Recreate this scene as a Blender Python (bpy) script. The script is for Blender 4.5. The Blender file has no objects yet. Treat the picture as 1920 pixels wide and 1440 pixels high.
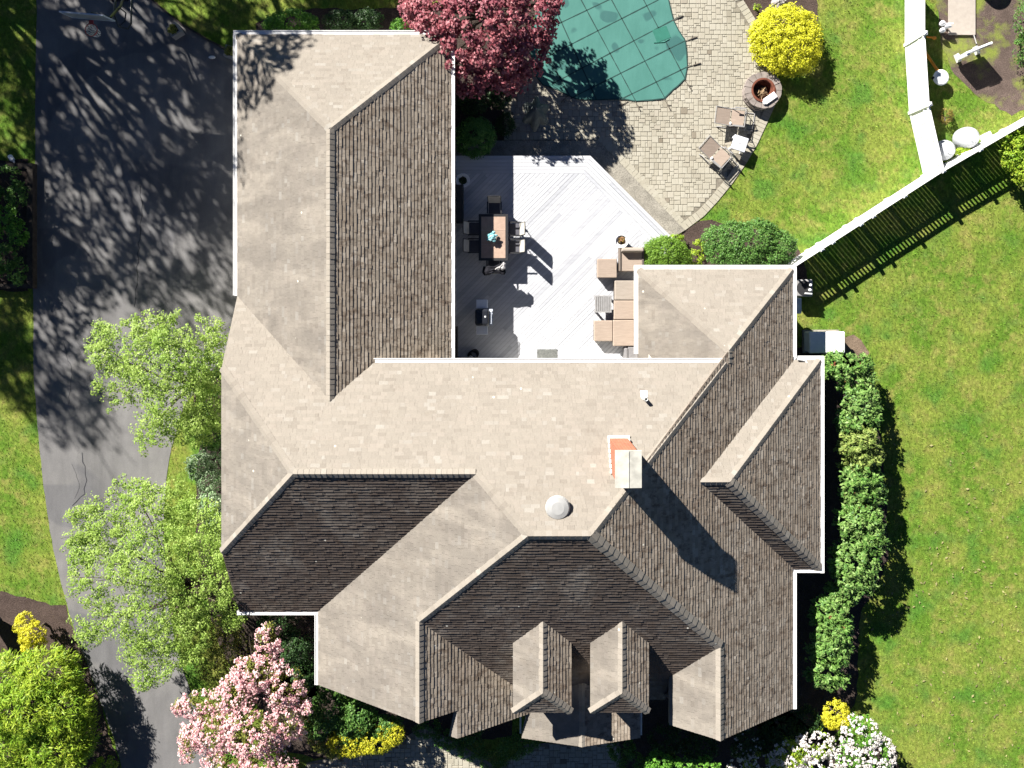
import bpy, math, random
import numpy as np
from mathutils import Vector, Matrix, Quaternion

SC = bpy.context.scene
COL = SC.collection
RNG = random.Random(11)
NR = np.random.default_rng(5)

# ------------------------------------------------------------------ camera
H = 31.1            # height of the drone over the lawn (m)
F = 1400.0          # focal length in photo pixels (photo is 1920 wide)
CX, CY = 957.0, 540.0   # foot of the plumb line in the photo
cam_d = bpy.data.cameras.new("camera")
cam = bpy.data.objects.new("camera", cam_d)
COL.objects.link(cam)
cam.location = (0, 0, H)
cam.rotation_euler = (0, 0, 0)
cam_d.sensor_fit = 'HORIZONTAL'
cam_d.sensor_width = 36.0
cam_d.lens = 36.0 * F / 1920.0
cam_d.shift_x = (960 - CX) / 1920.0
cam_d.shift_y = (CY - 720) / 1920.0
cam_d.clip_end = 2000
SC.camera = cam

# ------------------------------------------------------------------ light
SUN_EL = math.radians(31.2)
SUN_AZ = (-0.648, 0.762)        # horizontal direction towards the sun
_l = math.hypot(*SUN_AZ)
TO_SUN = Vector((SUN_AZ[0] / _l * math.cos(SUN_EL), SUN_AZ[1] / _l * math.cos(SUN_EL), math.sin(SUN_EL)))
world = bpy.data.worlds.new("World")
SC.world = world
world.use_nodes = True
wn = world.node_tree
for n in list(wn.nodes):
    wn.nodes.remove(n)
w_out = wn.nodes.new('ShaderNodeOutputWorld')
w_bg = wn.nodes.new('ShaderNodeBackground')
w_sky = wn.nodes.new('ShaderNodeTexSky')
w_sky.sky_type = 'NISHITA'
w_sky.sun_disc = False
w_sky.air_density = 0.28
w_sky.dust_density = 0.0
w_sky.altitude = 1200.0
w_sky.ozone_density = 2.5
w_sky.sun_elevation = SUN_EL
w_sky.sun_rotation = math.atan2(SUN_AZ[0], SUN_AZ[1])
w_bg.inputs['Strength'].default_value = 0.05
wn.links.new(w_sky.outputs[0], w_bg.inputs['Color'])
wn.links.new(w_bg.outputs[0], w_out.inputs['Surface'])
sun_d = bpy.data.lights.new("sun", 'SUN')
sun_d.energy = 5.0
sun_d.angle = math.radians(0.5)
sun_d.color = (1.0, 0.955, 0.88)
sun = bpy.data.objects.new("sun", sun_d)
COL.objects.link(sun)
sun.location = (-40, 45, 60)
sun.rotation_euler = (-TO_SUN).to_track_quat('-Z', 'Y').to_euler()
vs = SC.view_settings
vs.view_transform = 'Standard'
vs.look = 'None'
vs.exposure = 1.6
vs.gamma = 1.0
vs.use_curve_mapping = False

# ------------------------------------------------------------------ helpers
def P(x, y, z=0.0):
    "photo pixel (1920 x 1440) at height z -> world point"
    k = (H - z) / F
    return Vector(((x - CX) * k, -(y - CY) * k, z))
def S(z):
    return (H - z) / F

def wloc(o):
    v = Vector((0, 0, 0))
    while o is not None:
        v += o.location
        o = o.parent
    return v

class MB:
    def __init__(s):
        s.v = []; s.f = []; s.m = []
    def add(s, vs_, fs_, mi=0):
        b = len(s.v)
        s.v.extend([tuple(v) for v in vs_])
        for f in fs_:
            s.f.append([b + i for i in f]); s.m.append(mi)
        return s
    def poly(s, pts, mi=0):
        return s.add(pts, [list(range(len(pts)))], mi)
    def box(s, c, d, rz=0.0, mi=0, M=None, taper=1.0):
        x, y, z = d[0] / 2, d[1] / 2, d[2] / 2
        t = taper
        vv = [(-x, -y, -z), (x, -y, -z), (x, y, -z), (-x, y, -z), (-x*t, -y*t, z), (x*t, -y*t, z), (x*t, y*t, z), (-x*t, y*t, z)]
        R = M if M is not None else Matrix.Rotation(rz, 3, 'Z')
        c = Vector(c)
        vv = [R @ Vector(v) + c for v in vv]
        return s.add(vv, [(3, 2, 1, 0), (4, 5, 6, 7), (0, 1, 5, 4), (1, 2, 6, 5), (2, 3, 7, 6), (3, 0, 4, 7)], mi)
    def rbox(s, c, d, r=0.03, rz=0.0, mi=0, seg=3, M=None):
        "box with rounded vertical edges and a rounded top rim"
        hx, hy, hz = d[0] / 2, d[1] / 2, d[2] / 2
        r = min(r, hx * .95, hy * .95, hz * .95)
        R = M if M is not None else Matrix.Rotation(rz, 3, 'Z')
        c = Vector(c)
        def ring(ins, z):
            out = []
            rr = r
            for (sx, sy, a0) in ((1, 1, 0), (-1, 1, 90), (-1, -1, 180), (1, -1, 270)):
                for k in range(seg + 1):
                    a = math.radians(a0 + 90 * k / seg)
                    out.append(R @ Vector((sx * (hx - rr) + (rr - ins) * math.cos(a), sy * (hy - rr) + (rr - ins) * math.sin(a), z)) + c)
            return out
        rings = [ring(0, -hz)]
        for k in range(seg + 1):
            a = math.radians(90 * k / seg)
            rings.append(ring(r * .98 * (1 - math.cos(a)), hz - r + r * math.sin(a)))
        n = len(rings[0]); vv = []; ff = []
        for q in rings: vv += q
        for k in range(len(rings) - 1):
            for i in range(n):
                j = (i + 1) % n
                ff.append((k * n + i, k * n + j, (k + 1) * n + j, (k + 1) * n + i))
        ff.append(list(range(n))[::-1]); ff.append([(len(rings) - 1) * n + i for i in range(n)])
        return s.add(vv, ff, mi)
    def tube(s, pts, rad, n=7, mi=0, cap=True):
        pts = [Vector(p) for p in pts]
        if not hasattr(rad, '__len__'): rad = [rad] * len(pts)
        vv = []; ff = []
        prev = None
        for i, p in enumerate(pts):
            t = (pts[min(i + 1, len(pts) - 1)] - pts[max(i - 1, 0)])
            if t.length < 1e-9: t = Vector((0, 0, 1))
            t.normalize()
            if prev is None:
                a = Vector((0, 0, 1)) if abs(t.z) < .9 else Vector((1, 0, 0))
                u = t.cross(a).normalized()
            else:
                u = (prev - t * prev.dot(t)).normalized()
            prev = u
            w = t.cross(u)
            for k in range(n):
                an = 2 * math.pi * k / n
                vv.append(p + (u * math.cos(an) + w * math.sin(an)) * rad[i])
        for i in range(len(pts) - 1):
            for k in range(n):
                j = (k + 1) % n
                ff.append((i * n + k, i * n + j, (i + 1) * n + j, (i + 1) * n + k))
        if cap:
            ff.append(list(range(n))[::-1]); ff.append([(len(pts) - 1) * n + k for k in range(n)])
        return s.add(vv, ff, mi)
    def lathe(s, c, prof, n=24, mi=0, sx=1.0, sy=1.0, M=None, cap=True):
        c = Vector(c); vv = []; ff = []
        for (r, z) in prof:
            for k in range(n):
                a = 2 * math.pi * k / n
                v = Vector((r * sx * math.cos(a), r * sy * math.sin(a), z))
                if M is not None: v = M @ v
                vv.append(c + v)
        m = len(prof)
        for i in range(m - 1):
            for k in range(n):
                j = (k + 1) % n
                ff.append((i * n + k, i * n + j, (i + 1) * n + j, (i + 1) * n + k))
        if cap and prof[0][0] > 1e-6: ff.append(list(range(n))[::-1])
        if cap and prof[-1][0] > 1e-6: ff.append([(m - 1) * n + k for k in range(n)])
        return s.add(vv, ff, mi)
    def blob(s, c, r, n=14, m=9, lump=.08, seed=0, mi=0):
        rg = random.Random(seed)
        ph = [(rg.uniform(0, 6.3), rg.uniform(0, 6.3), rg.randint(2, 4), rg.randint(1, 3)) for _ in range(4)]
        vv = []; ff = []
        c = Vector(c)
        for i in range(m + 1):
            th = math.pi * i / m
            for k in range(n):
                a = 2 * math.pi * k / n
                q = 1 + lump * sum(math.sin(f1 * a + p1) * math.sin(f2 * th + p2) for p1, p2, f1, f2 in ph)
                vv.append(c + Vector((r[0] * q * math.sin(th) * math.cos(a), r[1] * q * math.sin(th) * math.sin(a), r[2] * q * math.cos(th))))
        for i in range(m):
            for k in range(n):
                j = (k + 1) % n
                ff.append((i * n + k, (i + 1) * n + k, (i + 1) * n + j, i * n + j))
        return s.add(vv, ff, mi)
    def prism(s, pts, z0, z1, mi=0):
        "plan polygon (world xy) extruded from z0 to z1"
        n = len(pts)
        vv = [(p[0], p[1], z0) for p in pts] + [(p[0], p[1], z1) for p in pts]
        ff = [list(range(n))[::-1], [n + i for i in range(n)]]
        for i in range(n):
            j = (i + 1) % n
            ff.append((i, j, n + j, n + i))
        return s.add(vv, ff, mi)
    def build(s, name, mats, parent=None, smooth=False):
        me = bpy.data.meshes.new(name)
        off = wloc(parent) if parent else Vector((0, 0, 0))
        if off.length > 0:
            vv = [(a - off.x, b - off.y, c - off.z) for a, b, c in s.v]
        else:
            vv = s.v
        me.from_pydata(vv, [], s.f)
        if not isinstance(mats, (list, tuple)): mats = [mats]
        for m_ in mats: me.materials.append(m_)
        if len(mats) > 1:
            me.polygons.foreach_set('material_index', s.m)
        if smooth:
            me.polygons.foreach_set('use_smooth', [True] * len(me.polygons))
        me.update()
        o = bpy.data.objects.new(name, me)
        COL.objects.link(o)
        if parent: o.parent = parent
        return o

def quads_obj(name, V, mat, parent, per=4):
    "numpy (n*per,3) -> mesh of n separate faces"
    off = wloc(parent) if parent else Vector((0, 0, 0))
    V = V - np.array(off)
    n = len(V) // per
    me = bpy.data.meshes.new(name)
    me.vertices.add(len(V)); me.vertices.foreach_set('co', V.astype(np.float32).ravel())
    me.loops.add(len(V)); me.loops.foreach_set('vertex_index', np.arange(len(V), dtype=np.int32))
    me.polygons.add(n)
    me.polygons.foreach_set('loop_start', np.arange(0, len(V), per, dtype=np.int32))
    me.polygons.foreach_set('loop_total', np.full(n, per, dtype=np.int32))
    me.materials.append(mat)
    me.update(calc_edges=True)
    o = bpy.data.objects.new(name, me)
    COL.objects.link(o)
    if parent: o.parent = parent
    return o

def tag(o, label=None, cat=None, group=None, kind=None):
    if label: o['label'] = label
    if cat: o['category'] = cat
    if group: o['group'] = group
    if kind: o['kind'] = kind
    return o
def thing(name, label, cat, loc=(0, 0, 0), group=None, rz=0.0):
    o = bpy.data.objects.new(name, None)
    o.empty_display_size = .2
    COL.objects.link(o)
    o.location = loc
    o.rotation_euler = (0, 0, rz)
    return tag(o, label, cat, group)
def dup(root, loc, rz, label, group=None):
    r = root.copy(); COL.objects.link(r)
    r.location = loc; r.rotation_euler = (0, 0, rz); r['label'] = label
    if group: r['group'] = group
    for ch in list(root.children):
        c = ch.copy(); COL.objects.link(c); c.parent = r
        for g in ch.children:
            d = g.copy(); COL.objects.link(d); d.parent = c
    return r

def px_poly(pts, z=0.0):
    return [P(x, y, z) for x, y in pts]
def organic(pts, step=.3, amp=.04, seed=1):
    rg = random.Random(seed); out = []
    n = len(pts)
    for i in range(n):
        a, b = Vector(pts[i]), Vector(pts[(i + 1) % n])
        L = (b - a).length; m = max(1, int(L / step))
        for k in range(m):
            p = a.lerp(b, k / m)
            out.append(p + Vector((rg.uniform(-amp, amp), rg.uniform(-amp, amp), 0)))
    return out
def in_poly(X, Y, poly):
    ins = np.zeros(len(X), bool)
    n = len(poly)
    for i in range(n):
        x0, y0 = poly[i][0], poly[i][1]; x1, y1 = poly[(i + 1) % n][0], poly[(i + 1) % n][1]
        if y0 == y1: continue
        c = ((y0 > Y) != (y1 > Y)) & (X < (x1 - x0) * (Y - y0) / (y1 - y0) + x0)
        ins ^= c
    return ins
def clip2(poly, a, b, c):
    "keep a*x+b*y<=c of a 2D polygon"
    out = []
    n = len(poly)
    for i in range(n):
        p, q = poly[i], poly[(i + 1) % n]
        dp = a * p[0] + b * p[1] - c; dq = a * q[0] + b * q[1] - c
        if dp <= 0: out.append(p)
        if (dp < 0 < dq) or (dq < 0 < dp):
            t = dp / (dp - dq)
            out.append((p[0] + (q[0] - p[0]) * t, p[1] + (q[1] - p[1]) * t))
    return out
def area2(poly):
    return abs(sum(poly[i][0] * poly[(i + 1) % len(poly)][1] - poly[(i + 1) % len(poly)][0] * poly[i][1] for i in range(len(poly)))) / 2

# ------------------------------------------------------------------ materials
class NT:
    def __init__(s, name):
        s.m = bpy.data.materials.new(name); s.m.use_nodes = True
        s.t = s.m.node_tree
        for n in list(s.t.nodes): s.t.nodes.remove(n)
        s.out = s.n('ShaderNodeOutputMaterial')
    def n(s, typ, **kw):
        nd = s.t.nodes.new(typ)
        for k, v in kw.items():
            if k.startswith('i_'):
                nd.inputs[k[2:].replace('_', ' ')].default_value = v
            else: setattr(nd, k, v)
        return nd
    def l(s, a, b): s.t.links.new(a, b)
    def pos(s, scale=(1, 1, 1), rot=0.0):
        g = s.n('ShaderNodeNewGeometry'); mp = s.n('ShaderNodeMapping')
        mp.inputs['Scale'].default_value = scale
        mp.inputs['Rotation'].default_value = (0, 0, rot)
        s.l(g.outputs['Position'], mp.inputs['Vector'])
        return mp.outputs[0]
    def noise(s, scale, detail=4, rough=.55, vec=None, sc=(1, 1, 1), rot=0.0, dist=0.0):
        nd = s.n('ShaderNodeTexNoise')
        nd.inputs['Scale'].default_value = scale; nd.inputs['Detail'].default_value = detail
        nd.inputs['Roughness'].default_value = rough; nd.inputs['Distortion'].default_value = dist
        s.l(vec if vec is not None else s.pos(sc, rot), nd.inputs['Vector'])
        return nd.outputs['Fac']
    def ramp(s, fac, stops, interp='LINEAR'):
        r = s.n('ShaderNodeValToRGB'); e = r.color_ramp.elements
        r.color_ramp.interpolation = interp
        e[0].position = stops[0][0]; e[0].color = (*stops[0][1], 1) if hasattr(stops[0][1], '__len__') else (stops[0][1],) * 3 + (1,)
        while len(e) < len(stops): e.new(.5)
        for i, (p, c) in enumerate(stops):
            e[i].position = p; e[i].color = (*c, 1) if hasattr(c, '__len__') else (c, c, c, 1)
        s.l(fac, r.inputs[0]); return r.outputs['Color']
    def mix(s, fac, a, b, mode='MIX'):
        m = s.n('ShaderNodeMix', data_type='RGBA', blend_type=mode)
        def put(inp, v):
            if isinstance(v, (tuple, list)): inp.default_value = (*v, 1) if len(v) == 3 else v
            elif isinstance(v, (int, float)): inp.default_value = v if inp.type == 'VALUE' else (v, v, v, 1)
            else: s.l(v, inp)
        put(m.inputs['Factor'], fac); put(m.inputs['A'], a); put(m.inputs['B'], b)
        return m.outputs['Result']
    def island(s):
        return s.n('ShaderNodeNewGeometry').outputs['Random Per Island']
    def bsdf(s, col, rough=.8, spec=.3, metal=0.0, bump=None, bs=.3, bd=.02, coat=0.0):
        b = s.n('ShaderNodeBsdfPrincipled')
        if isinstance(col, (tuple, list)): b.inputs['Base Color'].default_value = (*col, 1)
        else: s.l(col, b.inputs['Base Color'])
        if isinstance(rough, (int, float)): b.inputs['Roughness'].default_value = rough
        else: s.l(rough, b.inputs['Roughness'])
        b.inputs['Specular IOR Level'].default_value = spec
        b.inputs['Metallic'].default_value = metal
        b.inputs['Coat Weight'].default_value = coat
        if bump is not None:
            bn = s.n('ShaderNodeBump'); bn.inputs['Strength'].default_value = bs; bn.inputs['Distance'].default_value = bd
            s.l(bump, bn.inputs['Height']); s.l(bn.outputs[0], b.inputs['Normal'])
        return b.outputs[0]
    def done(s, sh):
        s.l(sh, s.out.inputs['Surface']); return s.m

def plain(name, c, rough=.6, spec=.3, metal=0.0, var=.12, scale=6.0, isl=0.0, bump=0.0, coat=0.0):
    t = NT(name)
    f = t.noise(scale, 5)
    lo = tuple(x * (1 - var) for x in c); hi = tuple(min(.95, x * (1 + var)) for x in c)
    col = t.ramp(f, [(.3, lo), (.7, hi)])
    if isl:
        col = t.mix(1.0, col, t.ramp(t.island(), [(0, 1 - isl), (1, 1 + isl)]), 'MULTIPLY')
    return t.done(t.bsdf(col, rough, spec, metal, f if bump else None, bump, .01, coat))

def leaf_mat(name, cols, transl=.3, rough=.5, patch=None, pscale=1.2):
    t = NT(name)
    n = len(cols)
    col = t.ramp(t.island(), [(i / max(1, n - 1), c) for i, c in enumerate(cols)])
    if patch:
        col = t.mix(t.ramp(t.noise(pscale, 3), [(.42, 0.0), (.62, 1.0)]), col, t.mix(1.0, col, patch, 'MULTIPLY'))
    b = t.bsdf(col, rough, .25)
    tr = t.n('ShaderNodeBsdfTranslucent'); t.l(col, tr.inputs['Color'])
    mx = t.n('ShaderNodeMixShader'); mx.inputs[0].default_value = transl
    t.l(b, mx.inputs[1]); t.l(tr.outputs[0], mx.inputs[2])
    return t.done(mx.outputs[0])

def grass_mat(name, blades=False):
    t = NT(name)
    big = t.noise(.55, 5, .65)
    mid = t.noise(1.6, 5, .65)
    fine = t.noise(7.5, 7, .82, sc=(1, .6, 1), rot=.5)
    c = t.mix(t.ramp(big, [(.40, 0.0), (.60, 1.0)]), (.092, .176, .019), (.172, .218, .037))
    c = t.mix(t.ramp(mid, [(.48, 0.0), (.66, .75)]), c, (.245, .225, .066))
    c = t.mix(t.ramp(t.noise(.8, 3, .5), [(.53, 0.0), (.66, .8)]), c, (.058, .165, .02))
    # straw flecks
    fl = t.ramp(t.noise(7.5, 3, .7), [(.655, 0.0), (.71, .6)])
    c = t.mix(fl, c, (.36, .30, .14))
    if not blades:
        c = t.mix(1.0, c, t.ramp(fine, [(.3, .35), (.52, .95), (.7, 1.65)]), 'MULTIPLY')
        return t.done(t.bsdf(c, .9, .1, bump=fine, bs=.6, bd=.05))
    c = t.mix(1.0, c, t.ramp(fine, [(.3, .45), (.52, 1.0), (.7, 1.5)]), 'MULTIPLY')
    c = t.mix(1.0, c, t.ramp(t.island(), [(0, .75), (.7, 1.25), (1, 1.8)]), 'MULTIPLY')
    b = t.bsdf(c, .6, .2)
    tr = t.n('ShaderNodeBsdfTranslucent'); t.l(c, tr.inputs['Color'])
    mx = t.n('ShaderNodeMixShader'); mx.inputs[0].default_value = .25
    t.l(b, mx.inputs[1]); t.l(tr.outputs[0], mx.inputs[2])
    return t.done(mx.outputs[0])

def shingle_mat(name, stain=None):
    t = NT(name)
    r = t.island()
    c = t.ramp(r, [(0, (.212, .188, .160)), (.1, (.232, .208, .178)), (.55, (.244, .219, .187)), (.88, (.254, .226, .194)), (.97, (.262, .240, .210)), (1, (.285, .265, .235))])
    blot = t.noise(.45, 5, .6, dist=.4)
    c = t.mix(t.ramp(blot, [(.45, 0.0), (.72, .28)]), c, t.mix(1.0, c, (.80, .79, .79), 'MULTIPLY'))
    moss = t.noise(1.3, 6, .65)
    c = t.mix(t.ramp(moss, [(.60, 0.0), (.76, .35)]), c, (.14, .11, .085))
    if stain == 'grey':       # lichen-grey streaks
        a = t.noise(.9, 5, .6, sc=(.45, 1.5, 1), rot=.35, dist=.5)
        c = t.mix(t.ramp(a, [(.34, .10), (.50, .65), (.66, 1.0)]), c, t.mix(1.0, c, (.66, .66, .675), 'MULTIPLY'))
    elif stain == 'spots':    # small brown moss spots; base colour lightened to paint in extra sun
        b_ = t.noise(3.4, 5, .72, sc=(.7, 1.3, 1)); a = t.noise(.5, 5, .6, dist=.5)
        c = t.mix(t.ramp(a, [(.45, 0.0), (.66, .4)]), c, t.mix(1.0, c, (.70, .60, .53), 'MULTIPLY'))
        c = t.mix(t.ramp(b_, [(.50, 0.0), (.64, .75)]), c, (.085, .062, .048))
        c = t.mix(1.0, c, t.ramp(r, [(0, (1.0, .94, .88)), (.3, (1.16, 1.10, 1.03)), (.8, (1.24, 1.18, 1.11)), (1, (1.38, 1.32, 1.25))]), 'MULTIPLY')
    elif stain == 'moss':     # brown moss and algae blotches, plus shade painted over the whole slope
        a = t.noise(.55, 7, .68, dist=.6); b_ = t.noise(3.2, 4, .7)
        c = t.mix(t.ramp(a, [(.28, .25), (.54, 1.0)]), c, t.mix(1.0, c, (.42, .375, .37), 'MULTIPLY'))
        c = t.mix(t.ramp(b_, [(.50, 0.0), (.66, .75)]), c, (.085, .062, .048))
    g = t.noise(60, 3, .7)
    c = t.mix(1.0, c, t.ramp(g, [(.3, .78), (.7, 1.2)]), 'MULTIPLY')
    # bird lime and lichen dots
    vz = t.n('ShaderNodeTexVoronoi'); vz.inputs['Scale'].default_value = 1.1
    t.l(t.pos(), vz.inputs['Vector'])
    c = t.mix(t.ramp(vz.outputs['Distance'], [(.03, 1.0), (.05, 0.0)]), c, (.62, .6, .52))
    return t.done(t.bsdf(c, .9, .15, bump=g, bs=.35, bd=.006))

def asphalt_mat():
    t = NT('asphalt')
    big = t.noise(.28, 5, .6, dist=.6)
    c = t.ramp(big, [(.32, (.128, .125, .126)), (.5, (.155, .151, .150)), (.68, (.185, .179, .175))])
    st = t.noise(.9, 4, .6, sc=(1.6, .35, 1), rot=.25)
    c = t.mix(1.0, c, t.ramp(st, [(.3, .84), (.7, 1.16)]), 'MULTIPLY')
    g = t.noise(55, 4, .8)
    c = t.mix(1.0, c, t.ramp(g, [(.25, .7), (.75, 1.28)]), 'MULTIPLY')
    # repair patches with a sharp, wandering edge
    pe = t.noise(.16, 2, .4, dist=1.2)
    c = t.mix(t.ramp(pe, [(.57, 0.0), (.59, .5)]), c, t.mix(1.0, c, (.62, .64, .70), 'MULTIPLY'))
    return t.done(t.bsdf(c, .9, .2, bump=g, bs=.4, bd=.006))

def mulch_mat(name, a, b, green=0.0):
    t = NT(name)
    f = t.noise(22, 6, .75); m = t.noise(2.2, 4)
    c = t.ramp(f, [(.3, tuple(x * .45 for x in a)), (.52, a), (.75, b)])
    c = t.mix(1.0, c, t.ramp(m, [(.3, .75), (.7, 1.2)]), 'MULTIPLY')
    if green:
        c = t.mix(t.ramp(t.noise(.75, 5, .65), [(.47, 0.0), (.62, green)]), c, t.mix(t.noise(14, 4), (.10, .17, .02), (.26, .27, .06)))
    return t.done(t.bsdf(c, .95, .1, bump=f, bs=.8, bd=.04))

def paver_mat():
    t = NT('paving stone')
    c = t.ramp(t.island(), [(0, (.23, .21, .165)), (.04, (.325, .30, .243)), (.5, (.345, .322, .262)), (.95, (.365, .343, .285)), (.985, (.34, .31, .255)), (1, (.17, .145, .11))])
    c = t.mix(t.ramp(t.noise(.6, 4), [(.45, 0.0), (.7, .5)]), c, t.mix(1.0, c, (.78, .78, .76), 'MULTIPLY'))
    g = t.noise(30, 5, .7)
    c = t.mix(1.0, c, t.ramp(g, [(.3, .82), (.7, 1.12)]), 'MULTIPLY')
    return t.done(t.bsdf(c, .9, .2, bump=g, bs=.3, bd=.006))

def deck_mat():
    t = NT('painted deck boards')
    c = t.ramp(t.island(), [(0, (.36, .37, .40)), (.45, (.465, .475, .505)), (1, (.53, .535, .55))])
    s = t.noise(2.2, 4, .6, sc=(.5, 4.0, 1), rot=-math.pi / 4)
    c = t.mix(1.0, c, t.ramp(s, [(.30, .88), (.5, .98), (.75, 1.02)]), 'MULTIPLY')
    return t.done(t.bsdf(c, .65, .3, bump=s, bs=.15, bd=.004))

def cover_mat():
    t = NT('pool cover mesh')
    f = t.noise(.8, 4)
    c = t.ramp(f, [(.3, (.048, .155, .132)), (.7, (.062, .185, .160))])
    blot = t.noise(.95, 1, .3, dist=.1)
    c = t.mix(t.ramp(blot, [(.60, 0.0), (.625, .8)]), c, (.028, .095, .092))
    w = t.noise(1.6, 3, .5, sc=(1, .3, 1), rot=.5)
    return t.done(t.bsdf(c, .7, .25, bump=w, bs=.5, bd=.04))

def brick_mat():
    t = NT('red brick')
    b = t.n('ShaderNodeTexBrick')
    b.inputs['Scale'].default_value = 1.0
    b.inputs['Brick Width'].default_value = .2; b.inputs['Row Height'].default_value = .072
    b.inputs['Mortar Size'].default_value = .008
    b.inputs['Color1'].default_value = (.30, .085, .042, 1); b.inputs['Color2'].default_value = (.40, .135, .07, 1)
    b.inputs['Mortar'].default_value = (.27, .20, .16, 1)
    g = t.n('ShaderNodeNewGeometry'); sp = t.n('ShaderNodeSeparateXYZ'); cb = t.n('ShaderNodeCombineXYZ'); ad = t.n('ShaderNodeMath', operation='ADD')
    t.l(g.outputs['Position'], sp.inputs[0]); t.l(sp.outputs['X'], ad.inputs[0]); t.l(sp.outputs['Y'], ad.inputs[1])
    t.l(ad.outputs[0], cb.inputs['X']); t.l(sp.outputs['Z'], cb.inputs['Y']); t.l(cb.outputs[0], b.inputs['Vector'])
    return t.done(t.bsdf(b.outputs['Color'], .85, .2, bump=b.outputs['Fac'], bs=.3, bd=-.01))

def grain_mat(name, a, b, rot=0.0):
    t = NT(name)
    s = t.noise(3.0, 4, .6, sc=(1, 9, 1), rot=rot)
    c = t.ramp(s, [(.3, a), (.7, b)])
    g = t.noise(90, 2, .6)
    c = t.mix(1.0, c, t.ramp(g, [(.3, .9), (.7, 1.08)]), 'MULTIPLY')
    return t.done(t.bsdf(c, .85, .2, bump=s, bs=.2, bd=.005))

M = {}
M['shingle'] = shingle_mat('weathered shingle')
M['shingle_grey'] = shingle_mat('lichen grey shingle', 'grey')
M['shingle_moss_shade'] = shingle_mat('mossy shade-darkened shingle', 'moss')
M['shingle_spot_light'] = shingle_mat('moss spotted sun-lightened shingle', 'spots')
SH = [M['shingle'], M['shingle_grey'], M['shingle_moss_shade'], M['shingle_spot_light']]
M['asphalt'] = asphalt_mat()
M['crack'] = plain('asphalt crack', (.035, .036, .042), .95, .1, var=.3)
M['grass'] = grass_mat('lawn grass')
M['blade'] = grass_mat('grass blades', True)
M['mulch'] = mulch_mat('bark mulch', (.075, .054, .046), (.135, .103, .09))
M['darkmulch'] = mulch_mat('dark mulch', (.055, .042, .036), (.12, .09, .075))  # darker tone of the bark mulch
M['dirt'] = mulch_mat('bare yard dirt', (.11, .082, .070), (.19, .145, .123), .9)
M['soil'] = mulch_mat('bare sandy soil', (.19, .14, .10), (.26, .20, .15))
M['paver'] = paver_mat()
M['joint'] = plain('paver joint sand', (.175, .158, .128), .95, .1, var=.3, scale=9)
M['slab'] = mulch_mat('worn concrete', (.29, .27, .23), (.36, .335, .285))
M['deck'] = deck_mat()
M['cover'] = cover_mat()
M['strap'] = plain('cover strap', (.022, .055, .05), .8, .2)
M['buckle'] = plain('brown strap end', (.10, .085, .07), .7, .3)
M['white'] = plain('white painted metal', (.80, .80, .79), .45, .35, var=.04, bump=.05)
M['vinyl'] = plain('white vinyl', (.82, .82, .81), .4, .4, var=.03)
M['plastic'] = plain('white plastic', (.78, .79, .80), .35, .4, var=.05)
M['tank'] = plain('chalky white plastic', (.39, .405, .43), .5, .3, var=.08, scale=3)
M['siding'] = plain('pale clapboard', (.58, .56, .51), .7, .3, var=.06)
M['soffit'] = plain('roof edge wood', (.20, .17, .145), .8, .2, var=.15)
M['brick'] = brick_mat()
M['capmetal'] = plain('weathered metal cap', (.43, .42, .375), .55, .4, var=.22, scale=3.0)
M['ventgrey'] = plain('grey vent paint', (.32, .32, .315), .5, .4, var=.06)
M['lead'] = plain('lead flashing', (.62, .62, .60), .5, .4, var=.15)
M['rubber'] = plain('black rubber', (.022, .022, .024), .7, .3)
M['black'] = plain('black metal', (.028, .028, .03), .45, .4)
M['enamel'] = plain('black enamel', (.018, .02, .026), .25, .5)
M['steel'] = plain('grey enamelled steel', (.46, .50, .57), .45, .5, var=.06)
M['glass'] = plain('window glass', (.05, .06, .075), .08, .6)
M['tan'] = grain_mat('tan outdoor fabric', (.27, .215, .175), (.335, .27, .222))
M['tan2'] = grain_mat('greyish tan fabric', (.26, .225, .19), (.31, .27, .235), 1.57)
M['wicker'] = plain('dark wicker', (.09, .075, .065), .8, .2, var=.3, scale=40, bump=.4)
M['grey'] = plain('grey cushion', (.17, .165, .17), .85, .2)
M['slat'] = plain('grey slatted resin', (.26, .255, .255), .6, .3)
M['tile'] = plain('terracotta table tile', (.35, .25, .195), .6, .3, var=.12, isl=.1)
M['sling'] = plain('light sling fabric', (.40, .385, .35), .85, .2)
M['slingdark'] = plain('dark sling fabric', (.085, .085, .10), .85, .2)
M['aqua'] = leaf_mat('aqua petals', [(.32, .62, .66), (.16, .45, .52), (.60, .78, .78)], .2)
M['cloth'] = plain('black cloth', (.014, .014, .018), .95, .1)
M['greycloth'] = plain('grey cloth', (.36, .35, .35), .95, .1)
M['mat'] = plain('grey doormat', (.12, .125, .12), .95, .1, var=.25, scale=14)
M['stone'] = plain('fire pit stone', (.25, .215, .195), .9, .2, var=.25, scale=5, isl=.16, bump=.3)
M['rust'] = plain('rusty steel', (.13, .045, .028), .85, .2, var=.45, scale=7)
M['ash'] = mulch_mat('ash and twigs', (.16, .11, .07), (.38, .28, .17))
M['twig'] = plain('dry twigs', (.30, .215, .13), .9, .1, var=.3, isl=.4)
M['towel'] = plain('white cloth', (.82, .81, .80), .9, .1, var=.03)
M['umbrella'] = plain('faded green canvas', (.085, .098, .096), .9, .1, var=.15)
M['orange'] = plain('orange plastic', (.72, .27, .02), .4, .4)
M['beige'] = plain('beige board', (.36, .32, .28), .8, .2, var=.08)
M['timber'] = plain('dark bed timber', (.050, .042, .036), .9, .15, var=.3)
M['bark'] = plain('tree bark', (.095, .075, .06), .95, .1, var=.35, scale=9, bump=.6)
M['red'] = plain('red hoop paint', (.42, .05, .045), .45, .4)
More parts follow.
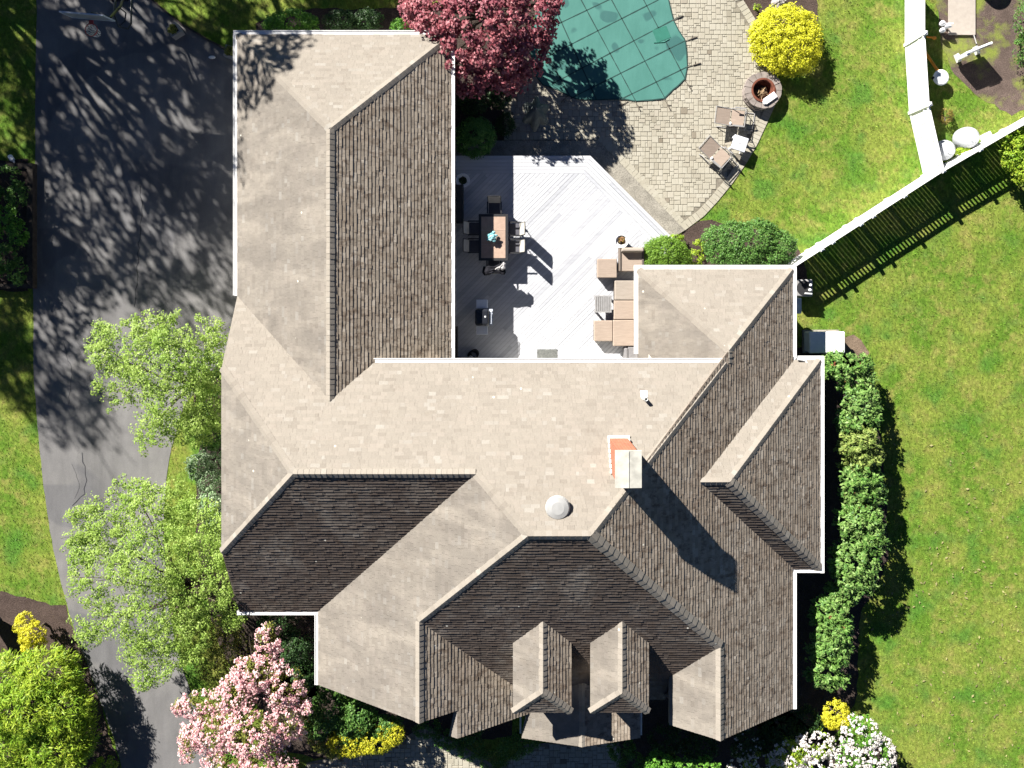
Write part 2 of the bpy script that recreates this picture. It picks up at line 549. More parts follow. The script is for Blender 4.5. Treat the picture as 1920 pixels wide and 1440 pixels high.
M['net'] = plain('white cord net', (.62, .63, .64), .8, .2)
M['board'] = plain('scuffed clear backboard', (.21, .23, .25), .35, .5)
M['rock'] = plain('grey garden rock', (.27, .25, .24), .95, .1, var=.25, scale=4, bump=.6)

L = {}
L['spring'] = leaf_mat('spring green leaves', [(.20, .31, .045), (.29, .42, .085), (.365, .49, .115), (.43, .54, .16)], .42, patch=(.88, .95, .8))
L['big'] = leaf_mat('tall tree leaves', [(.08, .13, .02), (.15, .2, .04)], .25)
L['maple'] = leaf_mat('red maple leaves', [(.19, .040, .052), (.30, .078, .095), (.38, .125, .145), (.46, .21, .22)], .25, patch=(.78, .74, .84))
L['yellow'] = leaf_mat('golden leaves', [(.46, .46, .02), (.60, .60, .03), (.68, .66, .05)], .3)
L['goldgreen'] = leaf_mat('yellow green leaves', [(.24, .30, .02), (.42, .42, .025), (.58, .54, .03), (.64, .60, .05)], .3)
L['gold2'] = leaf_mat('bright gold leaves', [(.44, .41, .02), (.60, .57, .03), (.66, .62, .06)], .3)
L['lime'] = leaf_mat('lime foliage', [(.14, .26, .018), (.27, .39, .03), (.36, .47, .045), (.45, .53, .06)], .35, patch=(.75, .9, .8), pscale=.9)
L['yew'] = leaf_mat('yew needles', [(.045, .12, .022), (.085, .195, .036), (.14, .26, .06)], .2)
L['mound'] = leaf_mat('bright mound leaves', [(.08, .17, .02), (.15, .28, .03), (.21, .34, .045)], .3)
L['spruce'] = leaf_mat('dwarf spruce needles', [(.035, .13, .025), (.075, .20, .04), (.12, .27, .05)], .2)
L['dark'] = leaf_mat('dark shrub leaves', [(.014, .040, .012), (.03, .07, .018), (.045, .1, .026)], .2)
L['rhodo'] = leaf_mat('rhododendron leaves', [(.05, .125, .026), (.11, .22, .048), (.175, .29, .075), (.24, .345, .115)], .2, patch=(.85, .95, .75))
L['rhodoy'] = leaf_mat('yellowish rhododendron leaves', [(.09, .15, .03), (.19, .26, .06), (.28, .34, .09)], .2)
L['redleaf'] = leaf_mat('reddish new leaves', [(.16, .05, .03), (.28, .10, .05)], .2)
L['pale'] = leaf_mat('variegated leaves', [(.08, .17, .05), (.19, .29, .14), (.34, .42, .28), (.10, .18, .06)], .2)
L['mid'] = leaf_mat('mid green leaves', [(.035, .10, .018), (.075, .175, .03), (.13, .235, .05)], .25)
L['olive'] = leaf_mat('olive leaves', [(.10, .12, .02), (.19, .21, .04), (.27, .27, .06)], .3)
L['pink'] = leaf_mat('pink blossom', [(.58, .23, .28), (.69, .38, .40), (.77, .53, .52), (.82, .67, .64)], .25)
L['whiteb'] = leaf_mat('white blossom', [(.56, .51, .49), (.66, .61, .59), (.74, .71, .69)], .2)
L['bright'] = leaf_mat('fresh green leaves', [(.06, .18, .02), (.11, .28, .03), (.17, .36, .05)], .25)
L['bronze'] = leaf_mat('bronze leaves', [(.12, .075, .03), (.2, .16, .03), (.25, .22, .05)], .2)
L['flower'] = leaf_mat('small mixed flowers', [(.30, .08, .07), (.38, .30, .06), (.12, .10, .03), (.35, .16, .14)], .2)

# ------------------------------------------------------------------ foliage
def unit(a):
    return a / np.maximum(1e-9, np.linalg.norm(a, axis=1))[:, None]
def crown(name, blobs, mat, parent, n_sub, sub_r, n_leaf, leaf, width=.55, shell=(.72, 1.0), up=.55, rnd=.55, axis='rand', zlow=-.35, ground=.02, flat=.7, seed=1, elong=1.0):
    """many small leaves in lumpy clumps spread over a set of ellipsoids"""
    rg = np.random.default_rng(seed)
    B = np.array(blobs, float)
    wt = (B[:, 3] * B[:, 4] + B[:, 4] * B[:, 5] + B[:, 3] * B[:, 5]); wt /= wt.sum()
    idx = rg.choice(len(B), n_sub, p=wt)
    d = unit(rg.normal(size=(n_sub * 3, 3))); d = d[d[:, 2] > zlow][:n_sub]
    idx = idx[:len(d)]; ns = len(d)
    rr = rg.uniform(shell[0], shell[1], ns) ** .8
    c = B[idx, :3] + d * B[idx, 3:6] * rr[:, None]
    # drop clumps buried in another ellipsoid
    keep = np.ones(ns, bool)
    for j in range(len(B)):
        q = (((c - B[j, :3]) / B[j, 3:6]) ** 2).sum(1)
        keep &= ~((q < .42) & (idx != j))
    c = c[keep]; d = d[keep]
    ns = len(c)
    sr = sub_r * rg.uniform(.6, 1.35, ns)
    k = np.repeat(np.arange(ns), n_leaf)
    e = unit(rg.normal(size=(len(k), 3)))
    e[:, 2] = np.where(e[:, 2] < -.25, -e[:, 2], e[:, 2])
    rad = rg.uniform(.35, 1.0, len(k)) ** .6
    p = c[k] + e * (sr[k] * rad)[:, None] * np.array([1, 1, flat]) * elong
    nrm = unit(e * .7 + d[k] * .35 + np.array([0, 0, up]) + rg.normal(size=e.shape) * rnd)
    if axis == 'out':
        a = d[k] * .8 + e * .9 + rg.normal(size=e.shape) * .25 + np.array([0, 0, .1])
    elif axis == 'droop':
        a = d[k] * 1.0 + np.array([0, 0, -.35]) + rg.normal(size=e.shape) * .3
    else:
        a = rg.normal(size=e.shape)
    a = unit(a - nrm * (a * nrm).sum(1)[:, None])
    b = np.cross(nrm, a)
    ln = leaf * rg.uniform(.6, 1.3, len(k)); wd = ln * width
    p[:, 2] = np.maximum(p[:, 2], ground)
    t = a * (ln / 2)[:, None]; s = b * (wd / 2)[:, None]; f = nrm * (ln * .10)[:, None]
    V = np.stack([p - t, p + s * 1.0 + f - t * .1, p + t, p - s + f - t * .1], 1).reshape(-1, 3)
    return quads_obj(name, V, mat, parent)

def trunk(parent, base, targets, r0=.12, mat='bark', fork=.35, name='trunk', wig=.08, seed=2, twigs=0):
    rg = random.Random(seed)
    mb = MB()
    base = Vector(base)
    cen = Vector((0, 0, 0))
    for t in targets: cen += Vector(t)
    cen /= len(targets)
    fk = base.lerp(Vector((cen.x, cen.y, cen.z)), fork)
    fk = Vector((base.x * .7 + fk.x * .3, base.y * .7 + fk.y * .3, fk.z))
    mb.tube([base, base.lerp(fk, .5) + Vector((rg.uniform(-wig, wig), rg.uniform(-wig, wig), 0)), fk], [r0 * 1.25, r0, r0 * .9], 8)
    for t in targets:
        t = Vector(t); m1 = fk.lerp(t, .35) + Vector((rg.uniform(-wig, wig), rg.uniform(-wig, wig), .12 * (t - fk).length)); m2 = fk.lerp(t, .7) + Vector((rg.uniform(-wig, wig), rg.uniform(-wig, wig), .06 * (t - fk).length))
        mb.tube([fk, m1, m2, t], [r0 * .55, r0 * .42, r0 * .28, r0 * .1], 6)
        for q in range(twigs):
            s = m1.lerp(t, rg.uniform(.1, .9)); L_ = (t - fk).length * rg.uniform(.2, .45)
            dv = (t - fk).normalized() + Vector((rg.uniform(-.9, .9), rg.uniform(-.9, .9), rg.uniform(-.3, .6)))
            e = s + dv.normalized() * L_
            mb.tube([s, s.lerp(e, .5) + Vector((0, 0, .03)), e], [r0 * .16, r0 * .1, r0 * .04], 4)
    return mb.build(name, M[mat], parent, smooth=True)

# =================================================================== GROUND
g = MB(); g.poly([(-220, -220, 0), (220, -220, 0), (220, 220, 0), (-220, 220, 0)])
tag(g.build('lawn', M['grass']), kind='structure')

DRIVE = [(70, -60), (66, 150), (66, 300), (60, 420), (62, 545), (63, 700), (70, 800), (78, 880), (88, 960), (100, 1030), (115, 1095), (130, 1150), (147, 1205), (165, 1250), (190, 1320), (215, 1390), (245, 1500), (455, 1500), (405, 1432), (375, 1350), (355, 1290), (330, 1215), (314, 1120), (306, 1000), (311, 900), (322, 838), (345, 760), (400, 690), (470, 640), (508, 640), (508, 120), (445, 108), (390, 75), (340, 45), (280, -5), (250, -60)]
drive_w = organic(px_poly(DRIVE, .012), .35, .018, 3)
mb = MB(); mb.poly(drive_w)
def ribbon(mb, pts, w, z, mi=0, jit=.0, seed=1):
    rg = random.Random(seed)
    pts = [Vector((p[0], p[1], 0)) for p in pts]
    out = []
    for i in range(len(pts) - 1):
        n = max(1, int((pts[i + 1] - pts[i]).length / .18))
        for k in range(n):
            out.append(pts[i].lerp(pts[i + 1], k / n) + Vector((rg.uniform(-jit, jit), rg.uniform(-jit, jit), 0)))
    out.append(pts[-1])
    ls, rs = [], []
    for i, p in enumerate(out):
        t = (out[min(i + 1, len(out) - 1)] - out[max(0, i - 1)]).normalized()
        n = Vector((-t.y, t.x, 0)); ww = w * rg.uniform(.7, 1.3) / 2
        ls.append((p.x + n.x * ww, p.y + n.y * ww, z)); rs.append((p.x - n.x * ww, p.y - n.y * ww, z))
    m_ = len(out)
    mb.add(ls + rs, [(i, i + 1, m_ + i + 1, m_ + i) for i in range(m_ - 1)], mi)
for pts, w in [([(153, 850), (160, 875), (162, 900), (158, 925), (142, 940), (136, 948)], .07),
               ([(262, 350), (268, 385), (262, 440), (258, 500), (256, 545), (252, 575)], .06),
               ([(210, 905), (235, 912), (262, 918)], .03), ([(136, 870), (150, 905), (140, 935)], .02), 
               ([(115, 1010), (150, 1000), (170, 1015)], .025), ([(120, 640), (135, 700), (128, 760)], .03)]:
    ribbon(mb, px_poly(pts, 0), w * .45, .016, 1, .05, len(pts))
tag(mb.build('driveway', [M['asphalt'], M['crack']]), kind='structure')

def bed(name, pts, mat, z, seed=1, amp=.06):
    m_ = MB(); w = organic(px_poly(pts, z), .25, amp, seed); m_.poly(w)
    tag(m_.build(name, mat), kind='structure'); return w
no_grass = [drive_w]
BEDS = [
    ([(-60, 1103), (0, 1108), (30, 1117), (60, 1126), (95, 1133), (122, 1137), (150, 1215), (167, 1252), (190, 1330), (243, 1500), (-60, 1500)], 'mulch'),
    ([(1420, 690), (1480, 655), (1545, 650), (1600, 668), (1640, 730), (1655, 850), (1662, 960), (1665, 1050), (1640, 1110), (1612, 1150), (1608, 1310), (1560, 1390), (1420, 1390)], 'darkmulch'),
    ([(508, 640), (400, 690), (378, 780), (368, 900), (366, 1000), (385, 1120), (420, 1230), (470, 1290), (600, 1330), (600, 1100), (508, 1000)], 'darkmulch'),
    ([(470, 1290), (520, 1400), (590, 1425), (740, 1398), (790, 1362), (850, 1385), (960, 1385), (960, 1230), (640, 1230), (560, 1250)], 'darkmulch'),
    ([(1150, 1290), (1420, 1290), (1560, 1392), (1680, 1400), (1690, 1500), (1165, 1500)], 'darkmulch'),
    ([(470, 112), (480, 42), (560, 18), (700, 16), (780, 10), (850, 20), (860, 120)], 'darkmulch'),
    ([(830, -50), (1010, -50), (1000, 60), (985, 150), (952, 180), (948, 262), (830, 300)], 'darkmulch'),
    ([(1250, 455), (1290, 425), (1322, 412), (1420, 430), (1500, 470), (1520, 540), (1180, 560)], 'mulch'),
    ([(1385, -50), (1392, 0), (1410, 28), (1432, 62), (1444, 120), (1490, 120), (1530, 60), (1534, 20), (1530, -50)], 'mulch'),
    ([(1752, -50), (1764, 80), (1790, 140), (1840, 185), (1900, 215), (1960, 190), (1960, -50)], 'dirt'),
    ([(1562, 662), (1580, 632), (1600, 626), (1616, 640), (1628, 662), (1618, 692), (1596, 700)], 'soil'),
    ([(0, 300), (-60, 300), (-60, 545), (52, 545), (52, 300)], 'darkmulch'),
]
for i, (pts, mt) in enumerate(BEDS):
    no_grass.append(bed({'mulch': 'mulch_bed', 'darkmulch': 'mulch_bed', 'dirt': 'dirt_yard', 'soil': 'bare_soil'}[mt], pts, M[mt], .006, i))

# patio of mixed-size pavers
PATIO = [(945, 176), (985, 130), (1000, 60), (1010, -50), (1385, -50), (1393, 0), (1412, 30), (1434, 66), (1446, 120), (1462, 165), (1452, 200), (1436, 235), (1420, 270), (1400, 305), (1372, 345), (1345, 378), (1320, 405), (1284, 432), (1262, 438), (1118, 288), (1108, 266), (945, 266)]
patio_w = px_poly(PATIO, 0)
no_grass.append(patio_w)
def ashlar(mb, poly, cell=.092, z=.03, gap=.010, seed=4, mi=1, inset=0.0):
    rg = random.Random(seed)
    xs = [p[0] for p in poly]; ys = [p[1] for p in poly]
    x0, y0 = min(xs), min(ys); nx = int((max(xs) - x0) / cell) + 2; ny = int((max(ys) - y0) / cell) + 2
    used = [[False] * ny for _ in range(nx)]
    X = []; 
    for i in range(nx):
        for j in range(ny):
            if used[i][j]: continue
            opts = [(3, 2), (2, 2), (2, 3), (3, 3), (2, 2), (2, 3), (1, 2), (3, 2), (2, 3)]
            rg.shuffle(opts)
            opts += [(1, 1)]
            for w, h in opts:
                if i + w > nx or j + h > ny: continue
                if any(used[a][b] for a in range(i, i + w) for b in range(j, j + h)): continue
                for a in range(i, i + w):
                    for b in range(j, j + h): used[a][b] = True
                X.append((i, j, w, h)); break
    q = np.array(X, float)
    cx = x0 + (q[:, 0] + q[:, 2] / 2) * cell; cy = y0 + (q[:, 1] + q[:, 3] / 2) * cell
    hw = q[:, 2] * cell / 2 - gap / 2; hh = q[:, 3] * cell / 2 - gap / 2
    ok = np.ones(len(q), bool)
    for sx in (-1, 1):
        for sy in (-1, 1):
            ok &= in_poly(cx + sx * (hw + inset), cy + sy * (hh + inset), poly)
    for a, b, w, h in zip(cx[ok], cy[ok], hw[ok], hh[ok]):
        zz = z + rg.uniform(-.004, .004); j = .006; ch = .012
        c4 = [(a - w + rg.uniform(-j, j), b - h + rg.uniform(-j, j)), (a + w + rg.uniform(-j, j), b - h + rg.uniform(-j, j)), (a + w + rg.uniform(-j, j), b + h + rg.uniform(-j, j)), (a - w + rg.uniform(-j, j), b + h + rg.uniform(-j, j))]
        top = [(x + (a - x) * ch / w, y + (b - y) * ch / h, zz) for x, y in c4]
        bot = [(x, y, zz - .014) for x, y in c4]
        mb.add(bot + top, [(4, 5, 6, 7), (0, 1, 5, 4), (1, 2, 6, 5), (2, 3, 7, 6), (3, 0, 4, 7)], mi)
def soldier(mb, pts, depth=.32, w=.17, z=.031, mi=1, seed=1, side=1):
    rg = random.Random(seed)
    pts = [Vector((p[0], p[1], 0)) for p in pts]
    for i in range(len(pts) - 1):
        a, b = pts[i], pts[i + 1]; Ls = (b - a).length; n = max(1, int(Ls / w)); t = (b - a) / n; nn = Vector((-t.y, t.x, 0)).normalized() * side
        for k in range(n):
            p = a + t * k; zz = z + rg.uniform(-.003, .004)
            q = [p + t * .04, p + t * .96, p + t * .96 + nn * depth, p + t * .04 + nn * depth]
            mb.add([(v.x, v.y, zz) for v in q] + [(v.x, v.y, zz - .02) for v in q], [(0, 1, 2, 3), (0, 4, 5, 1), (1, 5, 6, 2), (2, 6, 7, 3), (3, 7, 4, 0)], mi)
mb = MB()
mb.poly([(p.x, p.y, .010) for p in patio_w])
ashlar(mb, patio_w, inset=.20)
soldier(mb, px_poly(PATIO[4:19]), .33, .17, side=-1)
soldier(mb, px_poly([(1278, 428), (1140, 282), (1120, 262), (945, 262)]), .3, .17, side=-1, seed=3)
tag(mb.build('patio', [M['joint'], M['paver']]), kind='structure')
# stone band round the foot of the deck
mb = MB()
band = px_poly([(845, 264), (1122, 264), (1140, 284), (1284, 432), (1255, 450), (1100, 300), (845, 300)], 0)
mb.prism(organic(band, .5, .01, 8), .0, .06)
tag(mb.build('stone_border', M['slab']), kind='structure')
# front walk
WALK = [(560, 1500), (575, 1430), (640, 1415), (740, 1398), (775, 1372), (800, 1362), (870, 1400), (935, 1440), (985, 1395), (1160, 1385), (1172, 1500)]
walk_w = px_poly(WALK, 0); no_grass.append(walk_w)
mb = MB(); mb.poly([(p.x, p.y, .010) for p in walk_w]); ashlar(mb, walk_w, .09, seed=9, inset=.02)
tag(mb.build('front_walk', [M['joint'], M['paver']]), kind='structure')
# lawn edging along the drive
mb = MB()
ed = px_poly([(262, -30), (285, 0), (340, 45), (392, 76), (445, 103)], 0)
for a, b in zip(ed[:-1], ed[1:]):
    d = b - a; mb.box((a + b) / 2 + Vector((0, 0, .04)), (d.length, .07, .1), math.atan2(d.y, d.x))
tag(mb.build('lawn_edging', M['timber']), 'low dark edging board between the driveway and the shaded back lawn', 'edging')

# pool cover
COVER = [(1250, -60), (1253, 0), (1258, 22), (1262, 38), (1272, 58), (1284, 76), (1287, 100), (1288, 125), (1284, 148), (1270, 162), (1262, 168), (1245, 185), (1222, 188), (1190, 190), (1170, 186), (1140, 187), (1112, 188), (1080, 186), (1062, 178), (1045, 168), (1018, 160), (1002, 140), (996, 100), (1000, 50), (1010, 0), (1020, -60)]
pc = thing('pool_cover', 'teal mesh pool cover with a strap grid stretched over the pool', 'pool cover', P(1150, 90, .03))
mb = MB(); mb.poly([tuple(P(x, y, .05)) for x, y in COVER])
cw = [P(x, y, 0) for x, y in COVER]
for i in range(len(cw)):
    a, b = cw[i], cw[(i + 1) % len(cw)]
    mb.add([(a.x, a.y, .05), (b.x, b.y, .05), (b.x, b.y, .028), (a.x, a.y, .028)], [(0, 1, 2, 3)])
mb.build('cover_sheet', M['cover'], pc)
mb = MB()
for a, b in [((1089, 0), (1191, 189)), ((1146, 0), (1247, 186)), ((1206, 0), (1285, 150)), ((1040, 15), (1118, 187)), ((1018, 88), (1068, 180)),
             ((1022, 57), (1142, 0)), ((1025, 107), (1235, 0)), ((1035, 158), (1277, 30)), ((1070, 185), (1284, 77)), ((1165, 186), (1290, 125)), ((1057, -60), (1089, 0)), ((1114, -60), (1146, 0)), ((1174, -60), (1206, 0)), ((1142, 0), (1256, -55))]:
    ribbon(mb, [P(*a), P(*b)], .038, .056, 0, .0, 3)
# hem
hem = [P(x, y) for x, y in COVER[1:-1]]
for a, b in zip(hem[:-1], hem[1:]): ribbon(mb, [a, b], .045, .0565, 0, 0, 1)
mb.build('strap_grid', M['strap'], pc)
for a, b in [((1260, 39), (1281, 29)), ((1284, 77), (1307, 69)), ((1287, 126), (1314, 118)), ((1284, 150), (1297, 169)), ((1246, 186), (1257, 206)), ((1191, 189), (1200, 207)), ((1178, 190), (1160, 199)), ((1064, 180), (1052, 192))]:
    a, b = P(*a, .05), P(*b, .05); mb = MB()
    mb.tube([a, a.lerp(b, .55)], .012, 5); mb.tube([a.lerp(b, .5), b], .026, 6)
    t = (b - a).normalized(); n = Vector((-t.y, t.x, 0))
    mb.tube([a.lerp(b, .6), a.lerp(b, .6) + n * .13 + t * .05], .012, 5)
    mb.build('anchor_strap', M['buckle'], pc)
mb = MB()
q = [P(1223, 57, .058), P(1249, 48, .058), P(1258, 70, .058), P(1232, 80, .058)]
mb.poly(q); mb.tube([P(1226, 80, .06), P(1245, 79, .06), P(1255, 73, .06)], .018, 5)
mb.build('step_patch', plain('greener patch of cover', (.028, .14, .105), .7, .2, var=.08), pc)

# =================================================================== HOUSE
house = thing('house', 'large house with many hipped tan shingle roofs, white gutters and a brick chimney', 'house', (0, -4, 0))
EXPO = .135
PLANES = []        # (zfun coeffs c,gx,gy, [plan polygons])
def plane_rec(c, gx, gy, polys): PLANES.append((c, gx, gy, polys))
def roofz(x, y):
    best = None
    for c, gx, gy, polys in PLANES:
        for pl in polys:
            if in_poly(np.array([x]), np.array([y]), pl)[0]:
                z = c + gx * x + gy * y
                if best is None or z > best: best = z
    return best
def shingles(mb, c, gx, gy, polys, seed=1, thick=.018):
    """courses of individual shingles over the plan polygons of a roof plane z=c+gx*x+gy*y"""
    rg = random.Random(seed)
    plane_rec(c, gx, gy, polys)
    mi = 1 if gx > .05 else (3 if gx < -.05 else (2 if gy > .05 else 0))  # slope facing picks plain, grey
    gl = math.hypot(gx, gy)
    ux, uy = gx / gl, gy / gl            # uphill in plan
    ax, ay = -uy, ux                     # across
    nv = Vector((-gx, -gy, 1)).normalized()
    e = EXPO / math.sqrt(1 + gl * gl)    # exposure in plan
    uv = [[(p[0] * ax + p[1] * ay, p[0] * ux + p[1] * uy) for p in pl] for pl in polys]
    allu = [p for pl in uv for p in pl]
    s0 = min(p[1] for p in allu); s1 = max(p[1] for p in allu); a0 = min(p[0] for p in allu); a1 = max(p[0] for p in allu)
    def world(a, s, lift):
        x, y = a * ax + s * ux, a * ay + s * uy
        return Vector((x, y, c + gx * x + gy * y)) + nv * lift
    k = 0; s = s0
    while s < s1 - 1e-4:
        t = min(s + e, s1)
        strips = []
        for pl in uv:
            q = clip2(clip2(pl, 0, -1, -s), 0, 1, t)
            if len(q) > 2 and area2(q) > 1e-5: strips.append(q)
        if strips:
            lo = min(p[0] for q in strips for p in q); hi = max(p[0] for q in strips for p in q)
            a = lo - rg.uniform(0, .2)
            while a < hi:
                w = rg.choice((.11, .16, .2, .24, .3, .36)) * rg.uniform(.85, 1.15)
                th = thick * rg.uniform(.7, 1.35); js = rg.uniform(-.010, .006)
                for q in strips:
                    r = clip2(clip2(q, -1, 0, -(a + .0018)), 1, 0, a + w - .0018)
                    if len(r) < 3 or area2(r) < 1e-5: continue
                    top = []; 
                    for (pa, ps) in r:
                        f = (t - ps) / e
                        pss = ps + (js if ps < s + 1e-4 and ps > s0 + 1e-3 else 0)
                        top.append(world(pa, pss, .002 + th * f))
                    fs = [list(range(len(r)))]
                    vs_ = list(top)
                    lowe = [i for i in range(len(r)) if r[i][1] < s + 1e-4]
                    if len(lowe) >= 2:
                        i0 = min(lowe, key=lambda i: r[i][0]); i1 = max(lowe, key=lambda i: r[i][0])
                        b = len(vs_)
                        vs_ += [top[i0] - nv * (th + .004), top[i1] - nv * (th + .004)]
                        fs.append([i0, i1, b + 1, b])
                    mb.add(vs_, fs, mi)
                a += w
        s = t; k += 1
def slab(mb, c, gx, gy, polys, d=.16):
    for pl in polys:
        n = len(pl)
        tp = [Vector((x, y, c + gx * x + gy * y - .006)) for x, y in pl]; bt = [v - Vector((0, 0, d)) for v in tp]
        fs = [list(range(n)), [n + i for i in range(n)][::-1]] + [(i, (i + 1) % n, n + (i + 1) % n, n + i) for i in range(n)]
        mb.add(tp + bt, fs)
def caps(mb, A, B, pl1, pl2, w=.15, e=.19, lift=.035, seed=1):
    "overlapping folded cap shingles from A (low) to B (high); pl=(gx,gy) of the two planes"
    rg = random.Random(seed)
    A, B = Vector(A), Vector(B); t = (B - A); Ln = t.length; t.normalize()
    sd = []
    for gx, gy in (pl1, pl2):
        n = Vector((-gx, -gy, 1)).normalized(); d = n.cross(t).normalized()
        sd.append((n, d))
    # orient away from each other
    if sd[0][1].dot(sd[1][1]) > 0: sd[1] = (sd[1][0], -sd[1][1])
    up = (sd[0][0] + sd[1][0]).normalized()
    # side must go downhill off the line
    for i in range(2):
        n, d = sd[i]
        o = sd[1 - i][0]
        if d.dot(o) > 0: sd[i] = (n, -d)
    k = 0; s = 0.0
    while s < Ln - .02:
        s2 = min(s + e * 1.25, Ln)
        hl = lift + rg.uniform(-.003, .006); hu = lift * (.55 if lift < .04 else .78)
        vs_ = []; fs = []
        a, b = A + t * s, A + t * s2
        vs_ += [a + up * (hl + .012), b + up * (hu + .010)]
        for n, d in sd:
            q = len(vs_)
            ww = w + rg.uniform(-.01, .01)
            vs_ += [a + d * ww + n * hl * .75, b + d * ww + n * hu * .75, a + d * ww - n * .004, b + d * ww - n * .004]
            fs += [(0, 1, q + 1, q), (q, q + 1, q + 3, q + 2)]
        q = len(vs_); vs_ += [a - up * .01]
        fs += [(0, 2, 4, q), (0, 6, 8, q)]
        mb.add(vs_, fs)
        s += e; k += 1
def gutter(parent, a, b, z, out, w=.15):
    "box gutter with a rolled lip along plan segment a-b; out = outward unit vector"
    a, b = Vector((*a, 0)), Vector((*b, 0)); o = Vector((*out, 0)); d = b - a
    ang = math.atan2(d.y, d.x); c = (a + b) / 2
    m_ = MB()
    Ln = d.length
    m_.box(c + o * (w / 2) + Vector((0, 0, z - .10)), (Ln, w, .02), ang)
    m_.box(c + o * (w - .012) + Vector((0, 0, z - .045)), (Ln, .024, .11), ang)
    m_.box(c + o * (w * .45) + Vector((0, 0, z - .012)), (Ln - .004, w * .80, .012), ang)
    m_.tube([a + o * w + Vector((0, 0, z + .008)), b + o * w + Vector((0, 0, z + .008))], .014, 6)
    for e_ in (a, b):
        m_.box(e_ + o * (w / 2) + Vector((0, 0, z - .05)), (.012, w + .01, .11), ang)
    return m_.build('gutter', M['white'], parent)

p = .6
wing = {}
def wing_roof(name_label, planes, seed):
    mb = MB(); sl = MB()
    for i, (c, gx, gy, polys) in enumerate(planes):
        shingles(mb, c, gx, gy, polys, seed * 10 + i)
        slab(sl, c, gx, gy, polys)
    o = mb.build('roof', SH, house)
    if name_label: o['label'] = name_label
    sl.build('roof_deck', M['soffit'], o)
    return o
def z_at(pl, x, y): return pl[0] + pl[1] * x + pl[2] * y

# garage wing
gp = .54
G_W = (2.87 + gp * 10.32, gp, 0); G_E = (2.87 - gp * 2.26, -gp, 0); G_N = (2.87 + gp * 9.578, 0, -gp)
gr_z = 2.87 + gp * 4.03; gr_y0 = (2.69 - gr_z) / .6; gvx = -2.26 - (4.30 - 2.87) / gp
garage = wing_roof('long hipped roof over the garage wing beside the driveway', [
    (*G_W, [[(-10.32, 9.578), (-6.29, 5.548), (-6.29, gr_y0), (-10.32, -.30)]]),
    (*G_E, [[(-6.29, 5.548), (-2.26, 9.578), (-2.26, -2.80), (gvx + .14, -2.80), (-6.29, gr_y0)]]),
    (*G_N, [[(-10.32, 9.578), (-2.26, 9.578), (-6.29, 5.548)]])], 1)
mb = MB()
ap = (-6.29, 5.548, gr_z)
caps(mb, (-10.32, 9.578, 2.87), ap, G_W[1:], G_N[1:], seed=1); caps(mb, (-2.26, 9.578, 2.87), ap, G_E[1:], G_N[1:], seed=2)
caps(mb, (-6.29, gr_y0, gr_z), ap, G_W[1:], G_E[1:], seed=3, lift=.05)
mb.build('ridge_cap', M['shingle'], garage)
gutter(garage, (-10.32, 9.578), (-10.32, -.28), 2.87, (-1, 0)); gutter(garage, (-2.26, 9.578), (-2.26, -2.66), 2.87, (1, 0)); gutter(garage, (-10.47, 9.578), (-2.11, 9.578), 2.87, (0, 1))

# main body
M_N = (2.69, 0, -p); M_S1 = (10.064, 0, p); wp = (6.377 - 4.4) / (10.32 - 7.19); M_W = (4.4 + wp * 10.32, wp, 0)
main = wing_roof('broad sunlit main roof slope with a clipped gable end over the drive', [
    (*M_N, [[(-10.32, -.30), (-6.29, gr_y0), (-7.19, -6.145), (-10.32, -2.85)],
            [(-6.29, gr_y0), (gvx, -2.683), (-1.152, -2.683), (-1.152, -6.145), (-7.19, -6.145)],
            [(-1.152, -2.683), (7.728, -2.683), (2.556, -7.855), (.559, -7.855), (-1.152, -6.145)]]),
    (*M_S1, [[(-10.32, -9.44), (-7.19, -6.145), (-1.152, -6.145), (-7.31, -12.303), (-10.32, -12.303)]]),
    (*M_W, [[(-10.32, -2.85), (-7.19, -6.145), (-10.32, -9.44)]])], 2)
mb = MB()
caps(mb, (-10.32, -2.85, 4.4), (-7.19, -6.145, 6.377), M_N[1:], M_W[1:], seed=4); caps(mb, (-10.32, -9.44, 4.4), (-7.19, -6.145, 6.377), M_S1[1:], M_W[1:], seed=5)
caps(mb, (-1.152, -6.145, 6.377), (-7.19, -6.145, 6.377), M_N[1:], M_S1[1:], seed=6, lift=.05)
mb.build('ridge_cap', M['shingle'], main)
gutter(main, (gvx, -2.683), (7.60, -2.683), 4.30, (0, 1)); gutter(main, (-10.4, -12.303), (-7.33, -12.303), 2.68, (0, -1), .13)

# centre hip with the left front gable
LF_W = (7.068, p, 0); M_S2 = (12.116, 0, p); lfx, lfy = -3.16, -11.577
LF_E = (5.172 - p * 3.16, -p, 0)
nx = -1.9; nz = LF_E[0] + LF_E[1] * nx
NST = (nz + p * 1.9, p, 0)
centre = wing_roof('steep front roof with the left front gable', [
    (*LF_W, [[(-7.31, -12.303), (-1.152, -6.145), (.559, -7.855), (lfx, lfy)], [(-7.31, -12.303), (lfx, lfy), (lfx, -15.1), (-7.31, -15.1)]]),
    (*M_S2, [[(.559, -7.855), (2.556, -7.855), (7.486, -12.785), (5.88, -14.39), (5.88, -15.62), (.87, -15.62), (lfx, lfy)]]),
    (*LF_E, [[(lfx, lfy), (.76, -15.50), (.76, -16.1), (nx, -16.1), (nx, -15.1), (lfx, -15.1)]]),
    (*NST, [[(nx, -15.1), (nx, -16.1), (-2.2, -16.1), (-2.0, -15.1)]])], 3)
mb = MB()
caps(mb, (-1.152, -6.145, 6.377), (.559, -7.855, 7.403), M_N[1:], LF_W[1:], seed=7); caps(mb, (lfx, lfy, 5.172), (.559, -7.855, 7.403), LF_W[1:], M_S2[1:], seed=8)
caps(mb, (.559, -7.855, 7.403), (2.556, -7.855, 7.403), M_N[1:], M_S2[1:], seed=9, lift=.05)
